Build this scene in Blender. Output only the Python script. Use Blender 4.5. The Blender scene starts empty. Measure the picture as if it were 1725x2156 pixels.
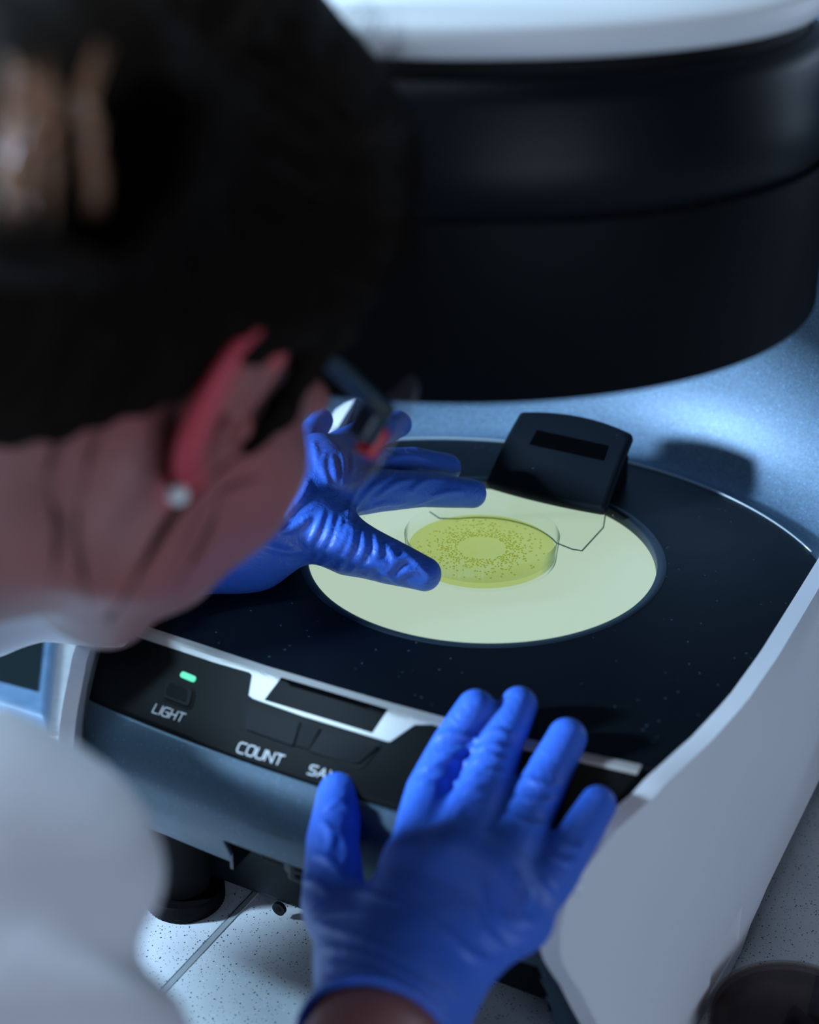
import bpy, bmesh, math, random
import numpy as np
from mathutils import Vector, Matrix
from mathutils.bvhtree import BVHTree

random.seed(7); rng = np.random.default_rng(7)
scn = bpy.context.scene
COL = scn.collection
ZT = 1.08           # height of the glowing plate's deck above the floor
ZB = -0.18          # bench top, in deck coordinates (everything below is in these, lifted by ZT on placing)

# ------------------------------------------------------------------ camera geometry
F_PX = 3200.0
PITCH = math.radians(26.085)
YAW = math.radians(28)
c, s = math.cos(YAW), math.sin(YAW)
RM = np.array([[c, -s, 0], [s, c, 0], [0, 0, 1.0]])
fwd0 = np.array([0, math.cos(PITCH), -math.sin(PITCH)]); right0 = np.array([1.0, 0, 0]); up0 = np.cross(right0, fwd0)
FW, RT, UP = RM @ fwd0, RM @ right0, RM @ up0
CAMP = np.array([0.33037934, -0.70879997, 0.41679819])

def ray(px, py):
    d = FW + RT * (px - 862.5) / F_PX - UP * (py - 1078) / F_PX
    return d
def un(px, py, d):                      # point at depth d metres along the view axis
    return CAMP + ray(px, py) * d
def plz(px, py, z=0.0):
    r = ray(px, py); return CAMP + r * ((z - CAMP[2]) / r[2])
def plx(px, py, x):
    r = ray(px, py); return CAMP + r * ((x - CAMP[0]) / r[0])
def ply(px, py, y):
    r = ray(px, py); return CAMP + r * ((y - CAMP[1]) / r[1])
def unit(v): v = np.array(v, float); return v / np.linalg.norm(v)
cam2w = np.stack([RT, UP, FW], 1)       # camera-frame vector (right, up, depth) -> deck frame

# ------------------------------------------------------------------ object helpers
BASE = {}
def thing(name, base, label, cat, group=None):
    o = bpy.data.objects.new(name, None); COL.objects.link(o)
    o.empty_display_size = .02
    b = np.array(base, float); BASE[o.name] = b
    o.location = (b[0], b[1], b[2] + ZT)
    o['label'] = label; o['category'] = cat
    if group: o['group'] = group
    return o
def mesh_obj(name, verts, faces, mat, parent=None, base=None, smooth=True, kind=None, label=None):
    me = bpy.data.meshes.new(name)
    V = np.asarray(verts, float)
    if parent is not None: b = BASE[parent.name]
    elif base is not None: b = np.array(base, float)
    else: b = np.array([(V[:, 0].min()+V[:, 0].max())/2, (V[:, 1].min()+V[:, 1].max())/2, V[:, 2].min()])
    me.from_pydata((V - b).tolist(), [], [list(map(int, f)) for f in faces])
    me.materials.append(mat)
    if smooth: me.polygons.foreach_set('use_smooth', [True] * len(me.polygons))
    me.update()
    o = bpy.data.objects.new(name, me); COL.objects.link(o); BASE[o.name] = b
    if parent is not None: o.parent = parent
    else: o.location = (b[0], b[1], b[2] + ZT)
    if kind: o['kind'] = kind
    if label: o['label'] = label
    return o
def part(o_name, bm_or_vf, mat, parent, **k):
    V, Fc = bm_or_vf
    return mesh_obj(o_name, V, Fc, mat, parent, **k)
def tag(o, label, cat, group=None):
    o['label'] = label; o['category'] = cat
    if group: o['group'] = group
    return o
def bevel(o, w, seg=3, ang=35):
    m = o.modifiers.new('Bevel', 'BEVEL'); m.width = w; m.segments = seg; m.limit_method = 'ANGLE'; m.angle_limit = math.radians(ang)
    m.harden_normals = False
    return o
def smooth_angle(o, ang=40):
    me = o.data
    bm = bmesh.new(); bm.from_mesh(me)
    for e in bm.edges:
        if len(e.link_faces) == 2 and e.calc_face_angle(0) > math.radians(ang): e.smooth = False
    bm.to_mesh(me); bm.free()
    return o

# ------------------------------------------------------------------ mesh builders (return verts, faces)
def box(x0, x1, y0, y1, z0, z1):
    V = [(x, y, z) for x in (x0, x1) for y in (y0, y1) for z in (z0, z1)]
    F = [(0,1,3,2), (4,6,7,5), (0,4,5,1), (2,3,7,6), (0,2,6,4), (1,5,7,3)]
    return np.array(V, float), F
def join(*vf):
    V = []; F = []; n = 0
    for v, f in vf:
        V.append(np.asarray(v, float)); F += [tuple(i + n for i in q) for q in f]; n += len(v)
    return np.concatenate(V), F
def prism(poly, z0, z1):
    """closed plan outline (list of xy) extruded between z0 and z1"""
    n = len(poly); V = [(p[0], p[1], z0) for p in poly] + [(p[0], p[1], z1) for p in poly]
    F = [tuple(range(n))[::-1], tuple(range(n, 2*n))] + [(i, (i+1) % n, (i+1) % n + n, i + n) for i in range(n)]
    return np.array(V, float), F
def lathe(prof, cx=0, cy=0, seg=128, a0=0, a1=2*math.pi, closed_prof=False):
    """prof: list of (r,z)"""
    full = abs(a1 - a0 - 2*math.pi) < 1e-6
    na = seg if full else seg + 1
    V = []; F = []
    for i in range(na):
        a = a0 + (a1 - a0) * i / seg
        for r, z in prof: V.append((cx + r*math.cos(a), cy + r*math.sin(a), z))
    m = len(prof)
    for i in range(seg):
        j = (i + 1) % na
        for k in range(m - 1 + (1 if closed_prof else 0)):
            k2 = (k + 1) % m
            q = (i*m+k, j*m+k, j*m+k2, i*m+k2)
            F.append(q)
    V = np.array(V)
    return V, F
def tube(path, rad, n=12, cap=True, up=(0, 0, 1), flat=1.0):
    P = [np.array(p, float) for p in path]; m = len(P)
    R = rad if hasattr(rad, '__len__') else [rad]*m
    V = []; F = []
    nrm = None
    for i in range(m):
        t = unit(P[min(i+1, m-1)] - P[max(i-1, 0)])
        if nrm is None:
            u = np.array(up, float)
            if abs(t @ u) > .95: u = np.array([1., 0, 0])
            nrm = unit(u - t*(t@u))
        else: nrm = unit(nrm - t*(t@nrm))
        b = np.cross(t, nrm)
        for k in range(n):
            a = 2*math.pi*k/n
            V.append(P[i] + R[i]*(math.cos(a)*nrm*flat + math.sin(a)*b))
    for i in range(m-1):
        for k in range(n):
            F.append((i*n+k, i*n+(k+1) % n, (i+1)*n+(k+1) % n, (i+1)*n+k))
    if cap: F += [tuple(range(n))[::-1], tuple(range((m-1)*n, m*n))]
    return np.array(V), F
def spline(pts, n=8):
    """Catmull-Rom through points"""
    P = np.array(pts, float); P = np.vstack([2*P[0]-P[1], P, 2*P[-1]-P[-2]]); out = []
    for i in range(1, len(P)-2):
        for k in range(n):
            t = k/n
            out.append(.5*((2*P[i]) + (-P[i-1]+P[i+1])*t + (2*P[i-1]-5*P[i]+4*P[i+1]-P[i+2])*t*t + (-P[i-1]+3*P[i]-3*P[i+1]+P[i+2])*t**3))
    out.append(P[-2]); return np.array(out)
def sphere(cn, r, nu=24, nv=14):
    r = np.ones(3)*r; V = []; F = []
    for j in range(nv+1):
        for i in range(nu):
            a = 2*math.pi*i/nu; b = math.pi*j/nv
            V.append(np.array(cn) + r*np.array([math.cos(a)*math.sin(b), math.sin(a)*math.sin(b), math.cos(b)]))
    for j in range(nv):
        for i in range(nu): F.append((j*nu+i, (j+1)*nu+i, (j+1)*nu+(i+1) % nu, j*nu+(i+1) % nu))
    bm = bmesh.new(); vs = [bm.verts.new(v) for v in V]
    for f in F:
        try: bm.faces.new([vs[i] for i in f])
        except ValueError: pass
    bmesh.ops.remove_doubles(bm, verts=bm.verts, dist=1e-7); bm.verts.index_update()
    V = np.array([v.co[:] for v in bm.verts]); F = [tuple(v.index for v in f.verts) for f in bm.faces]; bm.free()
    return V, F
def smoothstep(e0, e1, x):
    t = np.clip((x-e0)/(e1-e0), 0, 1); return t*t*(3-2*t)

# ------------------------------------------------------------------ distance-field bodies -> one continuous surface
def d_cone(p, a, b, ra, rb):
    a = np.array(a, float); b = np.array(b, float); ab = b-a
    t = np.clip(((p-a)@ab)/(ab@ab), 0, 1)
    return np.linalg.norm(p-(a+t[:, None]*ab), axis=1) - (ra+(rb-ra)*t)
def d_path(p, pts, rads, k=0.0):
    d = None
    for i in range(len(pts)-1):
        q = d_cone(p, pts[i], pts[i+1], rads[i], rads[i+1])
        d = q if d is None else (smin(d, q, k) if k else np.minimum(d, q))
    return d
def d_ell(p, cn, r, M=None):
    q = p-np.array(cn, float)
    if M is not None: q = q @ M
    r = np.array(r, float)
    k0 = np.linalg.norm(q/r, axis=1); k1 = np.linalg.norm(q/(r*r), axis=1)
    return k0*(k0-1)/np.maximum(k1, 1e-9)
def smin(a, b, k):
    h = np.clip(.5+.5*(b-a)/k, 0, 1); return b*(1-h)+a*h-k*h*(1-h)
def smax(a, b, k): return -smin(-a, -b, k)
EDG = [(0,1),(2,3),(4,5),(6,7),(0,2),(1,3),(4,6),(5,7),(0,4),(1,5),(2,6),(3,7)]
def surface_nets(func, xs, ys, zs, blk=8, margin=1.6):
    nx, ny, nz = len(xs), len(ys), len(zs)
    V = np.empty((nx, ny, nz), np.float32)
    blocks = []
    cen = []
    for i in range(0, nx, blk):
        for j in range(0, ny, blk):
            for k in range(0, nz, blk):
                i1, j1, k1 = min(i+blk, nx)-1, min(j+blk, ny)-1, min(k+blk, nz)-1
                a = np.array([xs[i], ys[j], zs[k]]); b = np.array([xs[i1], ys[j1], zs[k1]])
                blocks.append((i, j, k, i1+1, j1+1, k1+1, np.linalg.norm(b-a)/2)); cen.append((a+b)/2)
    dc = func(np.array(cen))
    todo = []
    for b, d in zip(blocks, dc):
        if abs(d) > b[6]*margin + .004: V[b[0]:b[3], b[1]:b[4], b[2]:b[5]] = d
        else: todo.append(b)
    for q in range(0, len(todo), 200):
        ch = todo[q:q+200]; P = []
        for b in ch:
            g = np.meshgrid(xs[b[0]:b[3]], ys[b[1]:b[4]], zs[b[2]:b[5]], indexing='ij')
            P.append(np.stack(g, -1).reshape(-1, 3))
        D = func(np.concatenate(P)); n = 0
        for b, pp in zip(ch, P):
            V[b[0]:b[3], b[1]:b[4], b[2]:b[5]] = D[n:n+len(pp)].reshape(b[3]-b[0], b[4]-b[1], b[5]-b[2]); n += len(pp)
    ins = V < 0
    cnt = np.zeros((nx-1, ny-1, nz-1), np.int8)
    for dx in (0, 1):
        for dy in (0, 1):
            for dz in (0, 1): cnt += ins[dx:nx-1+dx, dy:ny-1+dy, dz:nz-1+dz]
    cells = np.argwhere((cnt > 0) & (cnt < 8))
    offs = np.array([(a, b, c_) for a in (0, 1) for b in (0, 1) for c_ in (0, 1)])
    I = cells[:, None, :] + offs[None]
    val = V[I[..., 0], I[..., 1], I[..., 2]].astype(float)
    pos = np.stack([xs[I[..., 0]], ys[I[..., 1]], zs[I[..., 2]]], -1)
    acc = np.zeros((len(cells), 3)); n = np.zeros(len(cells))
    for a, b in EDG:
        va, vb = val[:, a], val[:, b]; m = (va < 0) != (vb < 0)
        t = np.where(m, va/np.where(m, va-vb, 1), 0)
        acc += np.where(m[:, None], pos[:, a]+(pos[:, b]-pos[:, a])*t[:, None], 0); n += m
    verts = acc/n[:, None]
    idx = -np.ones((nx-1, ny-1, nz-1), np.int64); idx[cells[:, 0], cells[:, 1], cells[:, 2]] = np.arange(len(cells))
    faces = []
    for ax in range(3):
        A = [slice(None)]*3; B = [slice(None)]*3; A[ax] = slice(0, -1); B[ax] = slice(1, None)
        ia, ib = ins[tuple(A)], ins[tuple(B)]
        e = np.argwhere(ia != ib); u, v = [(1, 2), (2, 0), (0, 1)][ax]
        ok = (e[:, u] > 0) & (e[:, v] > 0) & (e[:, u] < [nx, ny, nz][u]-1) & (e[:, v] < [nx, ny, nz][v]-1); e = e[ok]
        q = []
        for du, dv in ((1, 1), (0, 1), (0, 0), (1, 0)):
            f = e.copy(); f[:, u] -= du; f[:, v] -= dv; q.append(idx[f[:, 0], f[:, 1], f[:, 2]])
        q = np.stack(q, 1); flip = ~ia[e[:, 0], e[:, 1], e[:, 2]]
        q[flip] = q[flip][:, ::-1]
        faces.append(q)
    return verts, np.concatenate(faces)
def ax_range(a, b, h): return np.arange(a, b+h, h)

# ------------------------------------------------------------------ materials
def srgb(r, g, b):
    f = lambda v: (v/255/12.92) if v/255 <= .04045 else ((v/255+.055)/1.055)**2.4
    return (f(r), f(g), f(b), 1)
class M:
    def __init__(self, name, col, rough=.5, metal=0, spec=.5, **kw):
        m = self.m = bpy.data.materials.new(name); m.use_nodes = True
        self.nt = m.node_tree; self.b = self.nt.nodes['Principled BSDF']; self.out = self.nt.nodes['Material Output']
        self.set('Base Color', col if len(col) == 4 else (*col, 1)); self.set('Roughness', rough); self.set('Metallic', metal)
        self.set('Specular IOR Level', spec)
        for k, v in kw.items(): self.set(k.replace('_', ' '), v)
    def set(self, k, v): self.b.inputs[k].default_value = v
    def n(self, t, **kw):
        nd = self.nt.nodes.new(t)
        for k, v in kw.items():
            if hasattr(nd, k) and k not in ('color',): setattr(nd, k, v)
            else: nd.inputs[k].default_value = v
        return nd
    def l(self, a, b): self.nt.links.new(a, b)
    def coords(self, scale=(1, 1, 1), which='Object', rot=(0, 0, 0)):
        tc = self.n('ShaderNodeTexCoord'); mp = self.n('ShaderNodeMapping'); mp.inputs['Scale'].default_value = scale; mp.inputs['Rotation'].default_value = rot
        self.l(tc.outputs[which], mp.inputs['Vector']); return mp.outputs[0]
    def ramp(self, src, stops):
        r = self.n('ShaderNodeValToRGB'); e = r.color_ramp.elements
        while len(e) < len(stops): e.new(.5)
        for i, (p, cc) in enumerate(stops): e[i].position = p; e[i].color = cc if len(cc) == 4 else (*cc, 1)
        self.l(src, r.inputs[0]); return r.outputs[0]
    def bump(self, src, strength=.3, dist=.001):
        b = self.n('ShaderNodeBump'); b.inputs['Strength'].default_value = strength; b.inputs['Distance'].default_value = dist
        prev = self.b.inputs['Normal']
        if prev.is_linked: self.l(prev.links[0].from_socket, b.inputs['Normal'])
        self.l(src, b.inputs['Height']); self.l(b.outputs[0], self.b.inputs['Normal'])
    def mix(self, fac, a, b):
        x = self.n('ShaderNodeMix'); x.data_type = 'RGBA'
        for sock, v in ((x.inputs[0], fac), (x.inputs[6], a), (x.inputs[7], b)):
            if isinstance(v, (int, float)): sock.default_value = v
            elif isinstance(v, tuple): sock.default_value = v if len(v) == 4 else (*v, 1)
            else: self.l(v, sock)
        return x.outputs[2]

def noise_tex(m, scale, detail=4, vec=None, rough=.5, dist=0):
    n = m.n('ShaderNodeTexNoise'); n.inputs['Scale'].default_value = scale; n.inputs['Detail'].default_value = detail
    n.inputs['Roughness'].default_value = rough; n.inputs['Distortion'].default_value = dist
    m.l(vec if vec is not None else m.coords(), n.inputs['Vector']); return n.outputs['Fac']
def dots(m, scale, r0, r1, keep=1.0, vec=None):
    """round specks: 1 inside a speck; keep = share of cells that carry one"""
    v = m.n('ShaderNodeTexVoronoi'); v.inputs['Scale'].default_value = scale
    m.l(vec if vec is not None else m.coords(), v.inputs['Vector'])
    d = m.ramp(v.outputs['Distance'], [(r0, (1, 1, 1)), (r1, (0, 0, 0))])
    if keep < 1:
        sp = m.n('ShaderNodeSeparateColor'); m.l(v.outputs['Color'], sp.inputs[0])
        th = m.n('ShaderNodeMath', operation='LESS_THAN'); th.inputs[1].default_value = keep; m.l(sp.outputs[0], th.inputs[0])
        mu = m.n('ShaderNodeMath', operation='MULTIPLY'); m.l(d, mu.inputs[0]); m.l(th.outputs[0], mu.inputs[1]); return mu.outputs[0]
    return d

def dusty_black(name, col, rough, spec=.5, keep=.12):
    m = M(name, col, rough, 0, spec)
    d = dots(m, 260, .10, .16, keep)
    m.l(m.mix(d, col if len(col) == 4 else (*col, 1), (.05, .09, .12, 1)), m.b.inputs['Base Color'])
    n = noise_tex(m, 14, 3)
    m.l(m.ramp(n, [(.3, (rough,)*3), (.7, (rough*1.3,)*3)]), m.b.inputs['Roughness'])
    return m.m
plate_black = dusty_black('plate_black', (.0030, .0046, .0070, 1), .32, .10)
panel_black = M('panel_black', (.0032, .0037, .0038, 1), .45, 0, .07).m
gloss_black = M('gloss_black', (.0012, .0013, .0016, 1), .35, 0, .04).m
button_black = M('button_black', (.0022, .0028, .0038, 1), .4, 0, .07).m
groove_black = M('groove_black', (.0008, .0008, .001, 1), .7, 0, .2).m
rubber_black = M('rubber_black', (.0018, .0018, .0022, 1), .6, 0, .08).m
print_white = M('print_white', (.45, .45, .45, 1), .5, 0, .4).m
trim_silver = M('trim_silver', (.36, .345, .33, 1), .42, .25, .5)
trim_silver.bump(noise_tex(trim_silver, 2500, 2), .06, .0002); trim_silver = trim_silver.m
text_grey = M('text_grey', (.035, .06, .085, 1), .5).m
def white_plastic(name, col):
    m = M(name, col, .48, 0, .4); m.bump(noise_tex(m, 3000, 2), .10, .0002); return m.m
shell_white = white_plastic('shell_white', (.66, .67, .70, 1))
cap_white = white_plastic('cap_white', (.74, .76, .78, 1))
def flake(name, col, rough=.45, metal=.65, k=.25):
    m = M(name, col, rough, metal, .5)
    vo = m.n('ShaderNodeTexVoronoi'); vo.inputs['Scale'].default_value = 1500
    m.l(m.coords(), vo.inputs['Vector'])
    sp = m.n('ShaderNodeSeparateColor'); m.l(vo.outputs['Color'], sp.inputs[0])
    f = m.ramp(sp.outputs[0], [(.0, (1-k,)*3), (.8, (1+k,)*3), (.985, (1+k,)*3), (.99, (2.2, 2.3, 2.4))])
    mu = m.n('ShaderNodeMix'); mu.data_type = 'RGBA'; mu.blend_type = 'MULTIPLY'; mu.inputs[0].default_value = 1
    mu.inputs[6].default_value = col; m.l(f, mu.inputs[7]); m.l(mu.outputs[2], m.b.inputs['Base Color'])
    m.bump(sp.outputs[1], .12, .0002)
    return m.m
cove_paint = flake('cove_paint', (.088, .145, .21, 1), .5, .25)
cover_paint = flake('cover_paint', (.036, .064, .090, 1), .42, .45, .12)
tower_upper = M('tower_upper', (.004, .006, .0085, 1), .42, .0, .12).m
tower_lower = M('tower_lower', (.0026, .0032, .0046, 1), .55, 0, .08).m
ring_grey = M('ring_grey', (.020, .033, .046, 1), .4, .2, .5).m
wall_black = M('wall_black', (.004, .006, .008, 1), .25, 0, .5).m
flap_black = dusty_black('flap_black', (.0035, .0065, .010, 1), .5, .15, .06)
lower_black = M('lower_black', (.0035, .006, .008, 1), .4, 0, .15).m

def emitter(name, col, strength):
    m = M(name, (.06, .06, .06, 1), .4)
    m.set('Emission Color', col if len(col) == 4 else (*col, 1)); m.set('Emission Strength', strength); return m.m
disc_glow = emitter('disc_glow', (.50, .665, .515, 1), .86)
led_green = emitter('led_green', (.05, .80, .42, 1), 1.0)

bench = M('bench_speckle', (.50, .53, .55, 1), .45, 0, .4)
base_c = bench.ramp(noise_tex(bench, 30, 3), [(.3, (.50, .53, .55)), (.7, (.56, .59, .61))])
d1 = dots(bench, 420, .16, .24, .42); d2 = dots(bench, 800, .18, .30, .30); d3 = dots(bench, 650, .12, .2, .10)
c1 = bench.mix(d2, base_c, (.05, .06, .07)); c1 = bench.mix(d1, c1, (.02, .024, .03)); c1 = bench.mix(d3, c1, (.95, .95, .95))
bench.l(c1, bench.b.inputs['Base Color']); bench = bench.m
joint_metal = M('joint_metal', (.55, .6, .62, 1), .35, .5).m
joint_dark = M('joint_dark', (.02, .02, .025, 1), .7).m
felt_blue = M('device_blue', (.20, .30, .42, 1), .6)
felt_blue.l(felt_blue.ramp(noise_tex(felt_blue, 60, 4), [(.3, (.045, .095, .16)), (.7, (.07, .13, .21))]), felt_blue.b.inputs['Base Color']); felt_blue = felt_blue.m
screen_dark = M('screen_dark', (.006, .010, .012, 1), .45, 0, .1).m

def glove_mat():
    m = M('nitrile_blue', (.034, .120, .54, 1), .46, 0, .4)
    m.set('Subsurface Weight', .15); m.set('Subsurface Radius', (.002, .004, .012)); m.set('Subsurface Scale', 1.0)
    v = m.coords()
    n1 = noise_tex(m, 70, 5, v, .55, 1.2)
    rd = m.ramp(n1, [(.40, (0,)*3), (.5, (1,)*3), (.60, (0,)*3)])
    m.bump(rd, .22, .0010)
    m.bump(noise_tex(m, 220, 3, v, .5, .5), .18, .0006)
    m.bump(noise_tex(m, 3500, 2, v), .10, .0002)
    return m.m
glove_blue = glove_mat()
skin = M('skin', (.50, .24, .21, 1), .5, 0, .35)
at = skin.n('ShaderNodeAttribute'); at.attribute_name = 'flush_backlit'
skin.l(skin.mix(at.outputs['Fac'], (.27, .118, .105, 1), (.58, .055, .075, 1)), skin.b.inputs['Base Color'])  # redder by own flush, and by light through the ear painted in
skin.set('Subsurface Weight', .35); skin.set('Subsurface Radius', (.012, .004, .0025)); skin.set('Subsurface Scale', 1.0)
skin.bump(noise_tex(skin, 900, 3), .08, .0003); skin = skin.m
def hair_mat(name, col, rough=.4):
    m = M(name, col, rough, 0, .03)
    v = m.coords((30, 400, 400)); m.bump(noise_tex(m, 1, 3, v), .3, .001); return m.m
hair_dark = hair_mat('hair_dark', (.0085, .006, .0042, 1), .6)
hair_strand = M('hair_strand', (.012, .008, .0055, 1), .5, 0, .08).m
hair_glint = M('hair_glint', (.42, .20, .10, 1), .30, 0, .8).m  # pale gold stands in for light catching the dark hair
coat = M('coat_cotton', (.58, .57, .60, 1), .85, 0, .2)
coat.bump(noise_tex(coat, 18, 4, None, .5, .6), .5, .006); coat.bump(noise_tex(coat, 1600, 2), .15, .0004)
coat.set('Sheen Weight', .2); coat = coat.m
pearl = M('pearl', (.85, .84, .80, 1), .15, 0, .8, Coat_Weight=1.0).m
frame_teal = M('frame_teal', (.006, .022, .038, 1), .35, 0, .5).m
frame_red = M('frame_red', (.55, .02, .03, 1), .35, 0, .5).m
def glass(name, col, ior, rough=0.0):
    m = M(name, col, rough, 0, .5); m.set('Transmission Weight', 1.0); m.set('IOR', ior); return m
def clear(name, face, edge, ior=1.45, rough=.03, haze=0.0, gs=.35):
    m = M(name, (.5, .5, .5, 1))
    lw = m.n('ShaderNodeLayerWeight'); lw.inputs[0].default_value = .5
    tr = m.n('ShaderNodeBsdfTransparent'); m.l(m.ramp(lw.outputs['Facing'], [(.0, face), (.72, face), (.97, edge)]), tr.inputs[0])
    gl = m.n('ShaderNodeBsdfGlossy'); gl.inputs[0].default_value = (1, 1, 1, 1); gl.inputs['Roughness'].default_value = rough
    fr = m.n('ShaderNodeFresnel'); fr.inputs[0].default_value = ior
    sc_ = m.n('ShaderNodeMath', operation='MULTIPLY'); sc_.inputs[1].default_value = gs
    ge = m.n('ShaderNodeNewGeometry'); iv = m.n('ShaderNodeMath', operation='SUBTRACT'); iv.inputs[0].default_value = 1.0; m.l(ge.outputs['Backfacing'], iv.inputs[1])
    ml = m.n('ShaderNodeMath', operation='MULTIPLY'); m.l(fr.outputs[0], ml.inputs[0]); m.l(iv.outputs[0], ml.inputs[1]); m.l(ml.outputs[0], sc_.inputs[0])
    mx = m.n('ShaderNodeMixShader'); m.l(sc_.outputs[0], mx.inputs[0]); m.l(tr.outputs[0], mx.inputs[1]); m.l(gl.outputs[0], mx.inputs[2])
    last = mx
    if haze:
        df = m.n('ShaderNodeBsdfDiffuse'); df.inputs[0].default_value = (.8, .8, .9, 1)
        m2 = m.n('ShaderNodeMixShader'); m2.inputs[0].default_value = haze; m.l(mx.outputs[0], m2.inputs[1]); m.l(df.outputs[0], m2.inputs[2]); last = m2
    m.l(last.outputs[0], m.out.inputs[0]); return m.m
dish_glass = clear('dish_plastic', (.99, .995, .985), (.25, .36, .28))
plate_glass = clear('clear_acrylic', (.985, .992, .985), (.6, .7, .66))
lens_glass = clear('lens_plastic', (.95, .95, .97), (.6, .6, .66), 1.5, .15, .13, .6)
edge_glass = M('acrylic_edge', (.10, .20, .17, 1), .2, 0, .6, Transmission_Weight=.5).m
def tint(name, t, d, k=.4):
    m = M(name, (.5, .5, .5, 1)); nt = m.nt
    tr = m.n('ShaderNodeBsdfTransparent'); tr.inputs[0].default_value = (*t, 1)
    tl = m.n('ShaderNodeBsdfTranslucent'); tl.inputs[0].default_value = (*d, 1)
    gl = m.n('ShaderNodeBsdfGlossy'); gl.inputs[0].default_value = (1, 1, 1, 1); gl.inputs['Roughness'].default_value = .08
    mx = m.n('ShaderNodeMixShader'); mx.inputs[0].default_value = k; m.l(tr.outputs[0], mx.inputs[1]); m.l(tl.outputs[0], mx.inputs[2])
    fr = m.n('ShaderNodeFresnel'); fr.inputs[0].default_value = 1.33
    ge = m.n('ShaderNodeNewGeometry'); iv = m.n('ShaderNodeMath', operation='SUBTRACT'); iv.inputs[0].default_value = 1.0; m.l(ge.outputs['Backfacing'], iv.inputs[1])
    ml = m.n('ShaderNodeMath', operation='MULTIPLY'); m.l(fr.outputs[0], ml.inputs[0]); m.l(iv.outputs[0], ml.inputs[1])
    mx2 = m.n('ShaderNodeMixShader'); m.l(ml.outputs[0], mx2.inputs[0]); m.l(mx.outputs[0], mx2.inputs[1]); m.l(gl.outputs[0], mx2.inputs[2])
    m.l(mx2.outputs[0], m.out.inputs[0]); return m.m
agar_mat = tint('agar', (.985, .975, .66), (.70, .72, .16), .12)
colony_mat = tint('colony', (.82, .80, .32), (.55, .50, .05), .15)
brown_agar = M('brown_agar', (.012, .0045, .004, 1), .12, 0, .6).m
brown_glass = clear('brown_plastic', (.75, .68, .66), (.5, .4, .4))
floor_mat = M('floor_vinyl', (.10, .12, .14, 1), .5).m
wall_mat = M('wall_paint', (.25, .28, .33, 1), .8).m
cab_mat = M('cabinet_white', (.45, .47, .5, 1), .5).m

# ================================================================== THE SETTING
def struct(name, vf, mat):
    o = mesh_obj(name, vf[0], vf[1], mat, smooth=False); o['kind'] = 'structure'; return o
FZ = -ZT
struct('floor', box(-2.6, 2.6, -2.6, 2.2, FZ-.05, FZ), floor_mat)
struct('wall_back', box(-2.6, 2.6, 2.2, 2.3, FZ, FZ+2.7), wall_mat)

# the bench: separate worktop, on a cabinet
wt = thing('worktop', (0, .15, ZB-.04), 'pale speckled laboratory worktop under the white and black instrument', 'worktop')
XJ = -.0825
part('slab', box(-1.3, XJ-.0022, -.38, 1.0, ZB-.04, ZB), bench, wt, smooth=False)
part('slab', box(XJ+.0022, 1.3, -.38, 1.0, ZB-.04, ZB), bench, wt, smooth=False)
part('joint_strip', box(XJ-.0010, XJ+.0022, -.38, 1.0, ZB-.038, ZB+.0004), joint_metal, wt, smooth=False, label='pale filler strip in the worktop joint')
part('joint_gap', box(XJ-.0022, XJ-.0010, -.38, 1.0, ZB-.038, ZB-.003), joint_dark, wt, smooth=False, label='dark gap beside the filler strip')
cb = thing('base_cabinet', (0, .35, FZ), 'white base cabinet carrying the speckled worktop', 'cabinet')
part('carcass', box(-1.28, 1.28, -.15, .98, FZ+.1, ZB-.04), cab_mat, cb, smooth=False)
part('plinth', box(-1.25, 1.25, -.10, .95, FZ, FZ+.1), rubber_black, cb, smooth=False)
for i in range(4):
    x0 = -1.27+i*.635
    d = part('door', box(x0+.003, x0+.63, -.17, -.15, FZ+.11, ZB-.05), cab_mat, cb, smooth=False)
    hx = x0+.58
    part('handle', tube([(hx, -.17, ZB-.12), (hx, -.2, ZB-.12), (hx, -.2, ZB-.26), (hx, -.17, ZB-.26)], .005, 10), joint_metal, d)

# ================================================================== THE INSTRUMENT
inst = thing('colony_counter', (0, 0, ZB), 'white and black colony counting instrument with a glowing round stage', 'laboratory instrument')
DC = np.array([-.0054, .0139])      # centre of the round stage
def xin(y):      # inner half width of the side panels along the machine
    return float(np.interp(y, [-.215, -.205, -.19, -.175, -.16, -.14, -.11, -.07, -.02, .1, .3], [.130, .134, .1405, .1475, .1535, .1595, .1655, .1702, .1722, .1722, .1722]))
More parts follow.
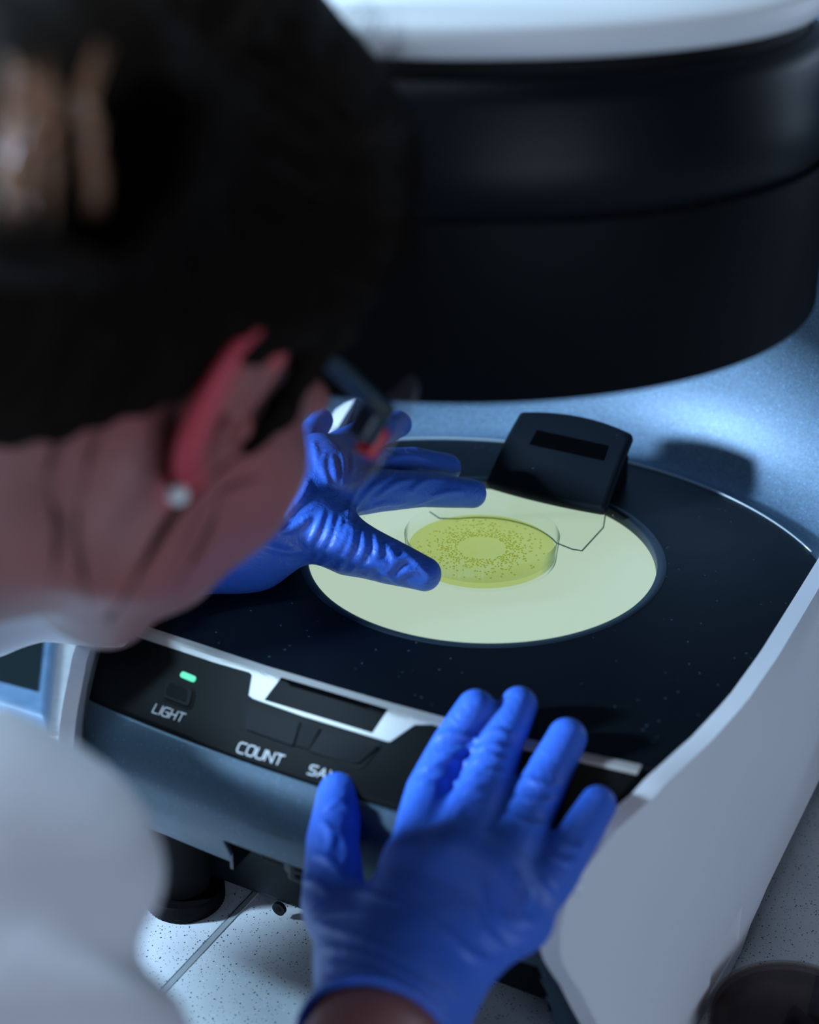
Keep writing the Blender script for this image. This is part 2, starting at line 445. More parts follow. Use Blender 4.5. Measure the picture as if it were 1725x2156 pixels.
# deck plate with a round hole
def deck():
    yf = lambda x: -.1585+ (abs(x-.008)/.15)**2*.0145
    out = []
    for i in range(41):
        x = -.1565+i*(.1565+.1565)/40; out.append((x, yf(x)))
    for y in np.linspace(-.137, .095, 30): out.append((xin(y), y))
    a0 = math.atan2(.098, .1722)
    for i in range(41):
        a = a0+(math.pi-2*a0)*i/40; r = .1985-.020*math.sin((a-a0)/(math.pi-2*a0)*math.pi)
        out.append((r*math.cos(a), r*math.sin(a)))
    for y in np.linspace(.095, -.137, 30): out.append((-xin(y), y))
    outer = np.array(out)
    # resample rays from hole centre
    n = 256; V = []; F = []
    ang = np.arctan2(outer[:, 1]-DC[1], outer[:, 0]-DC[0])
    for i in range(n):
        a = 2*math.pi*i/n - math.pi
        d = np.array([math.cos(a), math.sin(a)])
        # ray / polygon intersection
        best = None
        for k in range(len(outer)):
            p, q = outer[k]-DC, outer[(k+1) % len(outer)]-DC
            e = q-p; den = d[0]*e[1]-d[1]*e[0]
            if abs(den) < 1e-12: continue
            t = (p[0]*e[1]-p[1]*e[0])/den; u = (p[0]*d[1]-p[1]*d[0])/den
            if t > 0 and -1e-9 <= u <= 1+1e-9: best = t if best is None else max(best, t)
        o = DC+d*best
        V += [(DC[0]+d[0]*.1048, DC[1]+d[1]*.1048, -.003), (DC[0]+d[0]*.1048, DC[1]+d[1]*.1048, 0), (o[0], o[1], 0), (o[0], o[1], -.0035)]
    for i in range(n):
        j = (i+1) % n
        for k in range(4): F.append((i*4+k, i*4+(k+1) % 4, j*4+(k+1) % 4, j*4+k))
    return np.array(V), [f[::-1] for f in F], outer
dv, df, deck_outline = deck()
deck_o = part('deck_plate', (dv, df), plate_black, inst, smooth=False)
bevel(deck_o, .0008, 2, 50)
part('stage_bezel', lathe([(.1022, -.0065), (.1024, -.0006), (.1032, .0003), (.1067, .0006), (.1079, .0001)], *DC, seg=160), ring_grey, inst)
part('stage_well', lathe([(.1050, -.0002), (.1036, -.001), (.1032, -.0072), (.1005, -.0078)], *DC, seg=160), wall_black, inst)
part('light_stage', lathe([(.0001, -.012), (.1028, -.012), (.1028, -.0066), (.1022, -.006), (.0001, -.006)], *DC, seg=160), disc_glow, inst, label='glowing pale green round stage')

# front cover: profile (y at centre, z) from the deck edge down
PROF = [(-.1592, -.0005), (-.162, -.0020), (-.178, -.0125), (-.190, -.0205), (-.1985, -.0275), (-.2045, -.036), (-.2075, -.046), (-.2085, -.057), (-.2065, -.070), (-.200, -.085), (-.1955, -.094), (-.190, -.108), (-.183, -.125), (-.175, -.145), (-.166, -.172)]
PS = spline([(0, p[0], p[1]) for p in PROF], 5)[:, 1:]
def ybend(x, t):      # the face bows back towards the sides
    return (abs(x)/.15)**2*(.0125 if t < .12 else .0085)
def cover_verts():
    nx = 120; V = []; F = []; ns = len(PS)
    for j, (y, z) in enumerate(PS):
        w = xin(max(-.2075, y+.004))-.0006
        for i in range(nx+1):
            u = -1+2*i/nx; x = u*w
            tt = j/ns
            V.append((x, y+(abs(x)/.15)**2*(.0135*(1-min(1, tt*2.2))+.0075*min(1, tt*2.2)), z))
    return np.array(V), nx, ns
CV, CNX, CNS = cover_verts()
jseam = int(np.argmin(np.abs(PS[:, 1]+.0262)))
def cover_faces(j0, j1, hole=False):
    F = []
    for j in range(j0, j1):
        for i in range(CNX):
            a = j*(CNX+1)+i; xm = (CV[a][0]+CV[a+1][0])/2; zm = CV[a][2]
            if hole:
                if abs(xm) < .124 and zm < -.0955: continue
                if -.046 < xm < .050 and zm < -.072: continue
            F.append((a, a+1, a+CNX+2, a+CNX+1))
    return [f[::-1] for f in F]
def compact(V, F):
    used = sorted({i for f in F for i in f}); mp = {k: n for n, k in enumerate(used)}
    return np.array([V[i] for i in used]), [tuple(mp[i] for i in f) for f in F]
def normals_fix(o):
    bm = bmesh.new(); bm.from_mesh(o.data); bmesh.ops.recalc_face_normals(bm, faces=bm.faces); bm.to_mesh(o.data); bm.free()
def facing(V, F, towards):
    """orient open sheet so its normals look at the point"""
    V = np.asarray(V); n = 0
    for f in F[::max(1, len(F)//50)]:
        a, b, c_ = V[f[0]], V[f[1]], V[f[2]]; n += 1 if np.dot(np.cross(b-a, c_-a), np.array(towards)-a) > 0 else -1
    return F if n > 0 else [tuple(q[::-1]) for q in F]
pv, pf = compact(CV, cover_faces(0, jseam)); pf = facing(pv, pf, CAMP)
panel = part('control_panel', (pv, pf), panel_black, inst)
m_ = panel.modifiers.new('Solidify', 'SOLIDIFY'); m_.thickness = .004; m_.offset = -1
cv2 = CV.copy(); 
# a fine groove under the control panel: the lower cover starts a hair further in
k0 = jseam*(CNX+1); 
vv, ff = compact(cv2, cover_faces(jseam, CNS-1, True)); ff = facing(vv, ff, CAMP)
vv[:, 2] -= .0006
cover = part('front_cover', (vv, ff), cover_paint, inst, label='blue-grey satin cover below the black control panel')
m_ = cover.modifiers.new('Solidify', 'SOLIDIFY'); m_.thickness = .003; m_.offset = -1
bevel(cover, .0007, 2, 40)
seam = [CV[jseam*(CNX+1)+i]+np.array([0, .0012, -.0004]) for i in range(CNX+1)]
part('panel_gasket', tube(seam, .0011, 8), groove_black, inst)
_ext = CV[:CNX+1].copy(); _ext[:, 1] += .016; _ext[:, 2] = 0.0002
_bv = np.concatenate([CV, _ext]); _n = len(CV)
BV = BVHTree.FromPolygons([tuple(v) for v in _bv], [tuple(f) for f in cover_faces(0, CNS-1)]+[(_n+i, _n+i+1, i+1, i) for i in range(CNX)])
def hit(px, py, bvh=None):
    d = unit(ray(px, py)); r = (bvh or BV).ray_cast(Vector(CAMP), Vector(d))
    if r[0] is None: return None, None
    n = np.array(r[1]); 
    if n @ d > 0: n = -n
    return np.array(r[0]), n
def decal(name, poly, mat, parent, off=.0002, th=.0004, cuts=3, bvh=None, holes=None, label=None, taper=0):
    """a thin raised plate lying on the real cover surface; outline from a list of points"""
    bm = bmesh.new()
    vs = [bm.verts.new((p[0], p[1], 0)) for p in poly]
    es = [bm.edges.new((vs[i], vs[(i+1) % len(vs)])) for i in range(len(vs))]
    for h in holes or []:
        hv = [bm.verts.new((p[0], p[1], 0)) for p in h]; es += [bm.edges.new((hv[i], hv[(i+1) % len(hv)])) for i in range(len(hv))]
    bmesh.ops.triangle_fill(bm, edges=es, use_beauty=True)
    if cuts: bmesh.ops.subdivide_edges(bm, edges=bm.edges[:], cuts=cuts, use_grid_fill=True)
    bm.verts.index_update()
    P2 = [(v.co.x, v.co.y) for v in bm.verts]; F = [tuple(v.index for v in f.verts) for f in bm.faces]
    bnd = [tuple(v.index for v in e.verts) for e in bm.edges if len(e.link_faces) == 1]
    bm.free()
    top = []; bot = []
    for q in P2:
        p, n = hit(q[0], q[1], bvh)
        if p is None: return None
        top.append(p+n*(off+th)); bot.append(p+n*(off-.0002))
    N = len(P2); F = facing(top, F, CAMP)
    allF = list(F)+[tuple(i+N for i in f[::-1]) for f in F]+[(a, b, b+N, a+N) for a, b in bnd]
    o = part(name, (np.array(top+bot), allF), mat, parent, smooth=False, label=label); normals_fix(o)
    return o
def round_poly(P, r, n=5):
    P = np.array(P, float); out = []
    for i in range(len(P)):
        a, b, c_ = P[i-1], P[i], P[(i+1) % len(P)]
        rr = r[i] if hasattr(r, '__len__') else r
        u, v = unit(a-b), unit(c_-b); rr = min(rr, np.linalg.norm(a-b)*.45, np.linalg.norm(c_-b)*.45)
        p0, p1 = b+u*rr, b+v*rr
        for k in range(n+1):
            t = k/n; out.append((1-t)**2*p0+2*t*(1-t)*b+t*t*p1)
    return out
def dens(P, step):
    out = []
    for i in range(len(P)):
        a, b = np.array(P[i], float), np.array(P[(i+1) % len(P)], float); n = max(1, int(np.linalg.norm(b-a)/step))
        out += [a+(b-a)*k/n for k in range(n)]
    return out
# silver trim (runs along the deck edge and widens round the display), dark display inside it
trimP = [(252, 1303), (300, 1318), (420, 1357), (560, 1404), (700, 1446), (830, 1484), (930, 1511), (1010, 1532), (1110, 1558), (1240, 1589), (1352, 1613),
         (1341, 1632), (1225, 1606), (1100, 1579), (1000, 1551), (912, 1527), (874, 1527), (822, 1563), (812, 1561), (640, 1509), (534, 1472), (525, 1465), (532, 1423), (527, 1417), (452, 1396), (300, 1345), (246, 1322)]
trim = decal('display_trim', dens(trimP, 22), trim_silver, panel, .0003, .0004, 4,
             holes=[dens([(593, 1428), (818, 1495), (785, 1545), (557, 1475)], 22)], label='silver trim strip framing the display')
decal('display', dens([(592, 1428), (819, 1495), (786, 1546), (556, 1475)], 22), gloss_black, panel, .0003, .0003, 4)
# light button
def button(cx, outer, inner, top, hi=.0012):
    decal('button_surround', round_poly(outer, 14), groove_black, panel, 0, .0005, 1)
    b = decal('button', round_poly(inner, 9), button_black, panel, .0002, hi, 1)
    if top: decal('button_cap', round_poly(top, 7), gloss_black, b, .0002, hi+.0003, 1)
    return b
button(0, [(348, 1428), (414, 1452), (404, 1497), (338, 1472)], [(354, 1433), (408, 1454), (400, 1491), (344, 1469)], [(360, 1439), (397, 1453), (394, 1481), (349, 1464)])
decal('button_surround', round_poly([(518, 1478), (806, 1568), (760, 1622), (508, 1530)], [14, 10, 16, 14]), groove_black, panel, 0, .0005, 1)
decal('button', round_poly([(524, 1489), (633, 1523), (618, 1572), (517, 1536)], [8, 3, 3, 8]), button_black, panel, .0002, .0011, 1)
decal('button', round_poly([(637, 1524), (675, 1537), (652, 1579), (623, 1571)], 3), panel_black, panel, .0002, .0012, 1)
decal('button', round_poly([(680, 1540), (798, 1573), (754, 1613), (651, 1583)], [3, 8, 10, 3]), button_black, panel, .0002, .0011, 1)
decal('indicator_light', round_poly([(384, 1413), (415, 1426), (409, 1438), (378, 1425)], 8), led_green, panel, .0001, .0004, 1, label='lit green indicator light')
# printed lettering, drawn as strokes
GLY = {
 'L': [[(0, 1), (0, 0), (1, 0)]], 'I': [[(0, 0), (0, 1)]],
 'G': [[(1, 1), (.22, 1), (0, .82), (0, .18), (.22, 0), (1, 0), (1, .5), (.5, .5)]],
 'H': [[(0, 0), (0, 1)], [(1, 0), (1, 1)], [(0, .5), (1, .5)]], 'T': [[(0, 1), (1, 1)], [(.5, 1), (.5, 0)]],
 'C': [[(1, 1), (.22, 1), (0, .82), (0, .18), (.22, 0), (1, 0)]],
 'O': [[(.2, 1), (.8, 1), (1, .82), (1, .18), (.8, 0), (.2, 0), (0, .18), (0, .82), (.2, 1)]],
 'U': [[(0, 1), (0, .18), (.2, 0), (.8, 0), (1, .18), (1, 1)]], 'N': [[(0, 0), (0, 1), (1, 0), (1, 1)]],
 'S': [[(1, 1), (.2, 1), (0, .85), (0, .62), (.2, .5), (.8, .5), (1, .38), (1, .15), (.8, 0), (0, 0)]],
 'A': [[(0, 0), (.5, 1), (1, 0)], [(.2, .33), (.8, .33)]], 'V': [[(0, 1), (.5, 0), (1, 1)]],
 'E': [[(1, 1), (0, 1), (0, 0), (1, 0)], [(0, .5), (.9, .5)]]}
def lettering(word, origin, ex, ey, widths, gap, sw, parent=None, nm=None):
    """origin: base line start; ex: unit advance vector; ey: cap-height vector (all on the panel face)"""
    V = []; F = []; x = 0
    o0 = np.array(origin, float); ex = np.array(ex, float); ey = np.array(ey, float); H = np.linalg.norm(ey)
    for ch, w in zip(word, widths):
        for st in GLY[ch]:
            pts = [o0+ex*(x+p[0]*w)+ey*p[1] for p in st]
            for a, b in zip(pts, pts[1:]):
                d = unit(b-a); n = np.array([-d[1], d[0]])*sw/2; a2 = a-d*sw*.35; b2 = b+d*sw*.35
                k = len(V); ok = True
                for q in (a2+n, a2-n, b2-n, b2+n):
                    p, nn = hit(*q)
                    if p is None: ok = False; break
                    V.append(p+nn*(.00035+.00001*(len(F) % 5)))
                if ok: F.append((k, k+1, k+2, k+3))
        x += w+gap
    V = np.array(V); F = [q for f in F for q in facing(V, [f], CAMP)]
    return part('printed_word', (V, F), print_white, parent or panel, smooth=False, label='white printed word '+word)
def ev(x, y): return unit((x, y))
lettering('LIGHT', (321, 1500), ev(62, 21), (9, -17), [11, 0, 13, 12, 13], 4.2, 2.6)
lettering('COUNT', (498, 1583), ev(93, 29), (9, -20), [15.5, 16, 16, 16, 16], 4.6, 3.2)
lettering('SAVE', (648, 1629), ev(93, 29), (9, -18), [15, 16, 16, 14], 5.5, 3.0)
# faint lettering on the cover
cu = bpy.data.curves.new('t', 'FONT'); cu.body = 'Front Camera'; cu.size = 1; to = bpy.data.objects.new('t', cu); COL.objects.link(to)
dg = bpy.context.evaluated_depsgraph_get(); tm = to.evaluated_get(dg).to_mesh()
tv = np.array([v.co[:] for v in tm.vertices]); tf = [tuple(p.vertices) for p in tm.polygons]
W_ = tv[:, 0].max(); V = []
for v in tv:
    q = np.array([527., 1744.])+np.array([84., 27.])*(v[0]/W_)+np.array([3., -13.])*v[1]/.72*.8
    p, n = hit(*q); V.append(p+n*.0002)
V = np.array(V); tf = [f for f in tf]; tf = facing(V, tf, CAMP)
part('printed_words', (V, tf), text_grey, cover, smooth=False, label='faint grey printed words on the cover')
bpy.data.objects.remove(to)

# camera alcove and little camera under the cover
alc = part('camera_alcove', join(box(-.0475, -.0455, -.197, -.150, -.098, -.074), box(.0495, .0515, -.197, -.150, -.098, -.074), box(-.0475, .0515, -.198, -.150, -.0735, -.0715), box(-.0475, .0515, -.153, -.150, -.098, -.072)), wall_black, inst, smooth=False)
fc = part('front_camera', box(-.014, .046, -.196, -.172, -.094, -.080), lower_black, inst, smooth=False); bevel(fc, .003, 3)
part('lens_barrel', tube([(-.030, -.184, -.086), (-.012, -.184, -.086)], .0085, 28), rubber_black, fc)
part('lens_ring', tube([(-.016, -.184, -.086), (-.0125, -.184, -.086)], .0098, 28), ring_grey, fc)
for zz in (-.0835, -.0885): part('slot', box(-.008, .044, -.1965, -.195, zz-.0012, zz+.0008), gloss_black, fc, smooth=False)
# recessed lower housing down to the bench
lo = part('lower_housing', box(-.150, .150, -.1385, .19, ZB+.010, -.012), lower_black, inst, smooth=False); bevel(lo, .004, 3)
scp, scn_ = ply(590, 1911, -.1385), None
sc = part('screw', tube([(scp[0], -.1382, scp[2]), (scp[0], -.1405, scp[2])], .0042, 24), lower_black, inst)
part('screw_socket', tube([(scp[0], -.1400, scp[2]), (scp[0], -.1407, scp[2])], .0018, 6), groove_black, sc, smooth=False)
for fx, fy in ((-.116, -.150), (.128, -.120), (-.12, .15), (.12, .15)):
    V, F = lathe([(.0001, ZB), (.0225, ZB), (.0235, ZB+.001), (.0235, ZB+.009), (.022, ZB+.0105), (.012, ZB+.0105), (.012, -.09), (.0001, -.09)], fx, fy, 120)
    m8 = 8; V = V.copy()
    for i in range(120):
        if i % 2:
            for k in (2, 3):
                v = V[i*m8+k]; V[i*m8+k][:2] = np.array([fx, fy])+(v[:2]-np.array([fx, fy]))*.965
    part('foot', (V, F), rubber_black, inst)
part('leg_column', tube([(-.118, -.150, ZB+.012), (-.118, -.150, -.06)], .017, 24), groove_black, inst)

# side panels: profile swept, tapering towards the nose
def side_panel(sgn):
    front = [(y, z) for y, z in PS[6:]]; front = [(y-.0035, z+.0008) for y, z in front]
    prof_top = [(.30, .12), (.24, .10), (.20, .06), (.165, .022), (.13, .0045), (.10, .0012), (.06, .001), (.0, .001), (-.05, .001), (-.10, .0008), (-.135, .0004), (-.150, -.0010), (-.160, -.0045)]
    prof = prof_top+[p for p in front if p[0] < -.172 and p[1] > -.168]
    i0 = len(prof_top)-5; i1 = len(prof_top)+6
    sm = spline([(a, 0, b) for a, b in prof[i0:i1:2]], 6)[:, [0, 2]]; prof = prof[:i0]+[tuple(q) for q in sm]+prof[i0+2*((i1-1-i0)//2)+1:]
    bottom = [(-.160, ZB+.006), (-.150, ZB+.001), (-.095, ZB+.001), (-.080, ZB+.002), (-.045, ZB+.003), (-.030, ZB+.012), (.0, ZB+.016), (.12, ZB+.016), (.30, ZB+.016)]
    out = prof+bottom
    # densify
    P = []
    for i in range(len(out)):
        a, b = np.array(out[i]), np.array(out[(i+1) % len(out)]); n = max(1, int(np.linalg.norm(b-a)/.012))
        P += [a+(b-a)*k/n for k in range(n)]
    V = []
    def X(y, z, o): 
        w = xin(y)
        return sgn*(w+(.0095 if o else 0)+max(0, -z)*.035*(1 if o else .6))
    bm = bmesh.new()
    rings = []
    for o, ins_ in ((0, 0), (1, 0)):
        rings.append([bm.verts.new((X(p[0], p[1], o), p[0], p[1])) for p in P])
    n = len(P)
    for i in range(n):
        j = (i+1) % n; bm.faces.new((rings[0][i], rings[0][j], rings[1][j], rings[1][i]))
    for r in rings:
        es = [bm.edges.get((r[i], r[(i+1) % n])) or bm.edges.new((r[i], r[(i+1) % n])) for i in range(n)]
        bmesh.ops.triangle_fill(bm, edges=es, use_beauty=True)
    # refine the big faces so the taper is followed
    for it in range(3):
        big = [e for e in bm.edges if e.calc_length() > .03 and not (len(e.link_faces) == 2 and e.calc_face_angle(0) > .5)]
        if big: bmesh.ops.subdivide_edges(bm, edges=big, cuts=1)
        bmesh.ops.triangulate(bm, faces=[f for f in bm.faces if len(f.verts) > 4])
    for v in bm.verts:
        mid = sgn*(xin(v.co.y)+.0045)
        o = sgn*(v.co.x-mid) > 0
        v.co.x = X(v.co.y, v.co.z, o)
    bmesh.ops.recalc_face_normals(bm, faces=bm.faces); bm.verts.index_update()
    V = np.array([v.co[:] for v in bm.verts]); F = [tuple(v.index for v in f.verts) for f in bm.faces]; bm.free()
    o = part('side_panel', (V, F), shell_white, inst, smooth=True, label='white side panel of the instrument')
    return o
sp_r = side_panel(1); sp_l = side_panel(-1)
def boolean_cut(o, V, F):
    cme = bpy.data.meshes.new('cut'); b = BASE[o.name]; cme.from_pydata((np.array(V)-b).tolist(), [], [tuple(f) for f in F])
    bm = bmesh.new(); bm.from_mesh(cme); bmesh.ops.recalc_face_normals(bm, faces=bm.faces); bm.to_mesh(cme); bm.free()
    co = bpy.data.objects.new('cut', cme); COL.objects.link(co); co.parent = o.parent
    md = o.modifiers.new('Cut', 'BOOLEAN'); md.object = co; md.operation = 'DIFFERENCE'; md.solver = 'EXACT'
    bpy.context.view_layer.update()
    dg = bpy.context.evaluated_depsgraph_get(); me = bpy.data.meshes.new_from_object(o.evaluated_get(dg))
    o.modifiers.clear(); me.materials.clear(); me.materials.append(o.data.materials[0]); o.data = me
    bpy.data.objects.remove(co)
# lifting recess in the right side panel: a folded pocket
_b = BASE[inst.name]
BS = BVHTree.FromPolygons([tuple(np.array(v.co[:])+_b) for v in sp_r.data.vertices], [tuple(p.vertices) for p in sp_r.data.polygons])
PP = [hit(*q, BS)[0] for q in ((1563, 1908), (1555, 1986), (1547, 2004), (1487, 2107), (1496, 2022), (1508, 1998))]
dd = np.array([-1., 0, 0]); oo = np.array([.004, 0, 0])
cutV = [p+oo for p in PP]+[p+dd*k+np.array([0, q, r]) for p, k, q, r in zip(PP, (.0003, .0005, .0005, .0003, .0080, .0082), (0, 0, 0, 0, .010, .020), (0, 0, 0, 0, 0, -.001))]
cutF = [(0, 1, 2, 3, 4, 5), (6, 11, 10, 9, 8, 7), (0, 6, 7, 1), (1, 7, 8, 2), (2, 8, 9, 3), (3, 9, 10, 4), (4, 10, 11, 5), (5, 11, 6, 0)]
try: boolean_cut(sp_r, cutV, cutF)
except Exception as ex: print('boolean failed', ex)
for o in (sp_r, sp_l):
    o.data.polygons.foreach_set('use_smooth', [True]*len(o.data.polygons)); smooth_angle(o, 16); bevel(o, .0016, 3, 46)
# screw plug on the side panel near the nose
b_ = BASE[inst.name]
BS = BVHTree.FromPolygons([tuple(np.array(v.co[:])+b_) for v in sp_r.data.vertices], [tuple(p.vertices) for p in sp_r.data.polygons])
p, n = hit(1215, 1872, BS)
if p is not None: part('screw_cap', join(lathe([(.0040, .0), (.0038, .0006), (.0025, .0006), (.0022, -.0004), (.0001, -.0004)], seg=32)), shell_white, sp_r) if False else None
if p is not None:
    a1 = unit(np.cross(n, (0, 0, 1))); a2 = np.cross(n, a1); V, F = lathe([(.0046, 0.0001), (.0044, .0008), (.0040, .0010), (.0034, .0009), (.0030, .0003), (.0001, .0002)], seg=36)
    V = np.array([p+a1*v[0]+a2*v[1]+n*v[2] for v in V]); F = facing(V, F, CAMP); part('screw_cap', (V, F), shell_white, sp_r)

# metallic back cove
cv_prof = [(.1770, -.0022), (.1840, -.0022), (.1910, -.0045), (.1980, -.0055), (.2050, -.0030), (.2120, .0030), (.2190, .0120), (.2250, .0240), (.2290, .0370), (.2312, .0510), (.2322, .070), (.2320, .095), (.2310, .13), (.2300, .20), (.2300, .30)]
cp = spline([(a, 0, b) for a, b in cv_prof], 4)[:, [0, 2]]
def cove():
    V = []; F = []; seg = 120; a0, a1 = math.radians(20), math.radians(160); m = len(cp)
    for i in range(seg+1):
        a = a0+(a1-a0)*i/seg; k = (i/seg); grow = .0215*(1-math.sin(k*math.pi))  # oval in plan
        for r, z in cp: V.append(((r+grow)*math.cos(a), (r+grow)*math.sin(a), z))
    for i in range(seg):
        for k in range(m-1): F.append((i*m+k, (i+1)*m+k, (i+1)*m+k+1, i*m+k+1))
    V = np.array(V); return V, facing(V, F, (0, 0, .2))
cvv, cvf = cove()
co_ = part('back_cove', (cvv, cvf), cove_paint, inst, label='blue-grey sparkling back wall curving up from the deck')
m_ = co_.modifiers.new('Solidify', 'SOLIDIFY'); m_.thickness = .006; m_.offset = -1
# thin bright deck rim along the back arc
rim = [(r_[0], r_[1], .0006) for r_ in deck_outline[72:111]]
part('deck_rim', tube([(x*1.002, y*1.002, z) for x, y, z in rim], .0006, 6), joint_metal, inst)

# the tower above: lathe bodies
TC = (-.010, -.020)
part('tower_skirt', lathe([(.172, .19), (.176, .1802), (.1828, .1800), (.1842, .1815), (.1842, .2555), (.1832, .2562)], *TC, seg=200), tower_lower, inst, label='matt black lower ring of the tower')
part('tower_body', lathe([(.1805, .2562), (.1815, .2572), (.1795, .280), (.176, .300), (.1735, .3080), (.168, .3095)], *TC, seg=200), tower_upper, inst, label='satin upper ring of the tower')
part('tower_floor', lathe([(.176, .186), (.05, .187), (.045, .200), (.0001, .200)], *TC, seg=96), tower_lower, inst)
part('tower_gasket', lathe([(.168, .3090), (.1665, .3100), (.1665, .3165), (.168, .3170)], *TC, seg=200), groove_black, inst)
part('tower_cap', lathe([(.166, .3160), (.1700, .3165), (.1715, .3185), (.1712, .3270), (.1690, .3300), (.1600, .3325), (.12, .3380), (.06, .3410), (.0001, .3415)], *TC, seg=200), cap_white, inst, label='white domed cap of the tower')
part('rear_housing', box(-.185, .185, .243, .300, ZB+.014, .300), shell_white, inst, smooth=False)
# neck joining the tower to the cove
part('tower_neck', box(-.11, .09, .14, .243, .19, .31), tower_lower, inst, smooth=False)

# swinging stop block with its dark label window, and the clear dish holder
def stop_block():
    a, b = np.array([-.0395, .0875, .0010]), np.array([.0435, .0855, .0010])
    # face frame: along x, then up the slope
    fl, fr = a, b; tl = np.array([-.0385, .1385, .0325]); tr = np.array([.0405, .1375, .0325])
    n = unit(np.cross(fr-fl, tl-fl)); V = []; F = []
    nu, nv = 24, 16
    def S(u, v):
        p = (fl*(1-u)+fr*u)*(1-v)+(tl*(1-u)+tr*u)*v
        bul = 4*u*(1-u)
        p = p+np.array([0, 1, 0])*(.0085*bul*v)-np.array([0, 1, 0])*.0030*bul*(1-v)+n*(.0025*bul*v+.0035*4*v*(1-v)*.6)
        return p
    top = [[S(i/nu, j/nv) for i in range(nu+1)] for j in range(nv+1)]
    for j in range(nv+1):
        for i in range(nu+1): V.append(top[j][i])
    N = len(V)
    for j in range(nv+1):
        for i in range(nu+1): V.append(top[j][i]-n*(.0075))
    idx = lambda j, i: j*(nu+1)+i
    for j in range(nv):
        for i in range(nu):
            F.append((idx(j, i), idx(j, i+1), idx(j+1, i+1), idx(j+1, i))); F.append((N+idx(j, i), N+idx(j+1, i), N+idx(j+1, i+1), N+idx(j, i+1)))
    bd = [idx(0, i) for i in range(nu)]+[idx(j, nu) for j in range(nv)]+[idx(nv, i) for i in range(nu, 0, -1)]+[idx(j, 0) for j in range(nv, 0, -1)]
    for k in range(len(bd)):
        a_, b_2 = bd[k], bd[(k+1) % len(bd)]; F.append((b_2, a_, a_+N, b_2+N))
    return np.array(V), F, S, n
sbv, sbf, SB, sbn = stop_block(); sbv[:, 2] += .0072
sb = part('stop_block', (sbv, sbf), flap_black, inst, label='black tilted block over the clear dish holder'); normals_fix(sb); smooth_angle(sb, 40)
bevel(sb, .004, 4, 40)
BSB = BVHTree.FromPolygons([tuple(v) for v in sbv], [tuple(f) for f in sbf])
decal('label_window', dens([(1131, 906), (1281, 939), (1271, 970), (1115, 936)], 20), gloss_black, sb, .0001, .0003, 1, BSB)
part('block_mount', box(-.030, .034, .108, .150, -.001, .018), rubber_black, inst, smooth=False)

# dish centre from its base
base_pt = plz(1021, 1247, -.006)
cy_dir = np.array([-s, c]) if False else (RM @ np.array([0, 1, 0]))[:2]
DSH = base_pt[:2]+cy_dir*.0443
def holder():
    z0, z1 = -.0056, -.0036
    L = [plz(*q, z1)[:2] for q in ((905, 1077), (926, 1091), (962, 1087))]
    Rr = [plz(*q, z1)[:2] for q in ((1183, 1141), (1206, 1156), (1226, 1159), (1271, 1110), (1278, 1066))]
    arc = []
    aL = math.atan2(L[2][1]-DSH[1], L[2][0]-DSH[0]); aR = math.atan2(Rr[0][1]-DSH[1], Rr[0][0]-DSH[0])
    for k in range(25):
        a = aL+(aR-aL)*k/24; arc.append(DSH+.0475*np.array([math.cos(a), math.sin(a)]))
    out = [np.array([-.052, .0920]), L[0], L[1]]+arc+Rr[1:]+[np.array([.0425, .1050]), np.array([-.040, .1050])]
    return prism([tuple(p) for p in out], z0, z1), out
(hv, hf), hol = holder()
ho = part('dish_holder', (hv, hf), plate_glass, inst, smooth=False, label='clear acrylic holder plate curved round the dish'); 
edge_ = [np.array([p[0], p[1], -.0038]) for p in hol[1:-2]]
part('plate_edge', tube(edge_, .00045, 6), edge_glass, ho, label='dark green cut edge of the clear plate')
for p_ in (hol[-2], hol[0]): part('plate_corner', sphere((p_[0], p_[1], -.0032), (.0009, .0009, .0009), 12, 8), print_white, ho)

# ================================================================== PETRI DISH
pd = thing('petri_dish', (DSH[0], DSH[1], -.006), 'clear petri dish of yellow-green agar with a ring of colonies on the lit stage', 'petri dish')
zb = -.0059; 
part('dish', lathe([(.0001, zb+.0014), (.0430, zb+.0014), (.0436, zb+.002), (.0449, zb+.0150), (.0452, zb+.0154), (.0459, zb+.0154), (.0461, zb+.0150), (.0446, zb+.0006), (.0442, zb), (.0001, zb)], *DSH, seg=160), dish_glass, pd)
part('agar', lathe([(.0001, zb+.0016), (.0428, zb+.0016), (.0439, zb+.0058), (.0434, zb+.0055), (.0001, zb+.0055)], *DSH, seg=128), agar_mat, pd, label='yellow-green agar layer')
def colony_disc(cx, cy, r, seg=10, h=.0004):
    za = zb+.00555; V = [(cx+r*math.cos(2*math.pi*k/seg), cy+r*math.sin(2*math.pi*k/seg), za) for k in range(seg)]
    V += [(cx+r*.7*math.cos(2*math.pi*k/seg), cy+r*.7*math.sin(2*math.pi*k/seg), za+h*.7) for k in range(seg)]+[(cx, cy, za+h)]
    F = [(k, (k+1) % seg, seg+(k+1) % seg, seg+k) for k in range(seg)]+[(seg+k, seg+(k+1) % seg, 2*seg) for k in range(seg)]
    return np.array(V), F
cols = []
tries = 0
while len(cols) < 520 and tries < 60000:
    tries += 1
    rr = .0145+abs(rng.normal(0, .0085)) if rng.random() < .8 else rng.uniform(.0150, .0395)
    if rr > .0398 or rr < .0140: continue
    a = rng.uniform(0, 2*math.pi); q = DSH+rr*np.array([math.cos(a), math.sin(a)])
    sz = rng.uniform(.00045, .00075)*(1.0 if rr < .028 else 1.12)
    if all((q[0]-k[0])**2+(q[1]-k[1])**2 > (sz+k[2])**2*.72 for k in cols): cols.append((q[0], q[1], sz))
cols.sort(key=lambda k: -k[2])
for k in cols[:100]: part('colony', colony_disc(*k), colony_mat, pd)
part('colonies', join(*[colony_disc(*k) for k in cols[100:]]), colony_mat, pd, kind='stuff', label='small olive colonies on the agar')

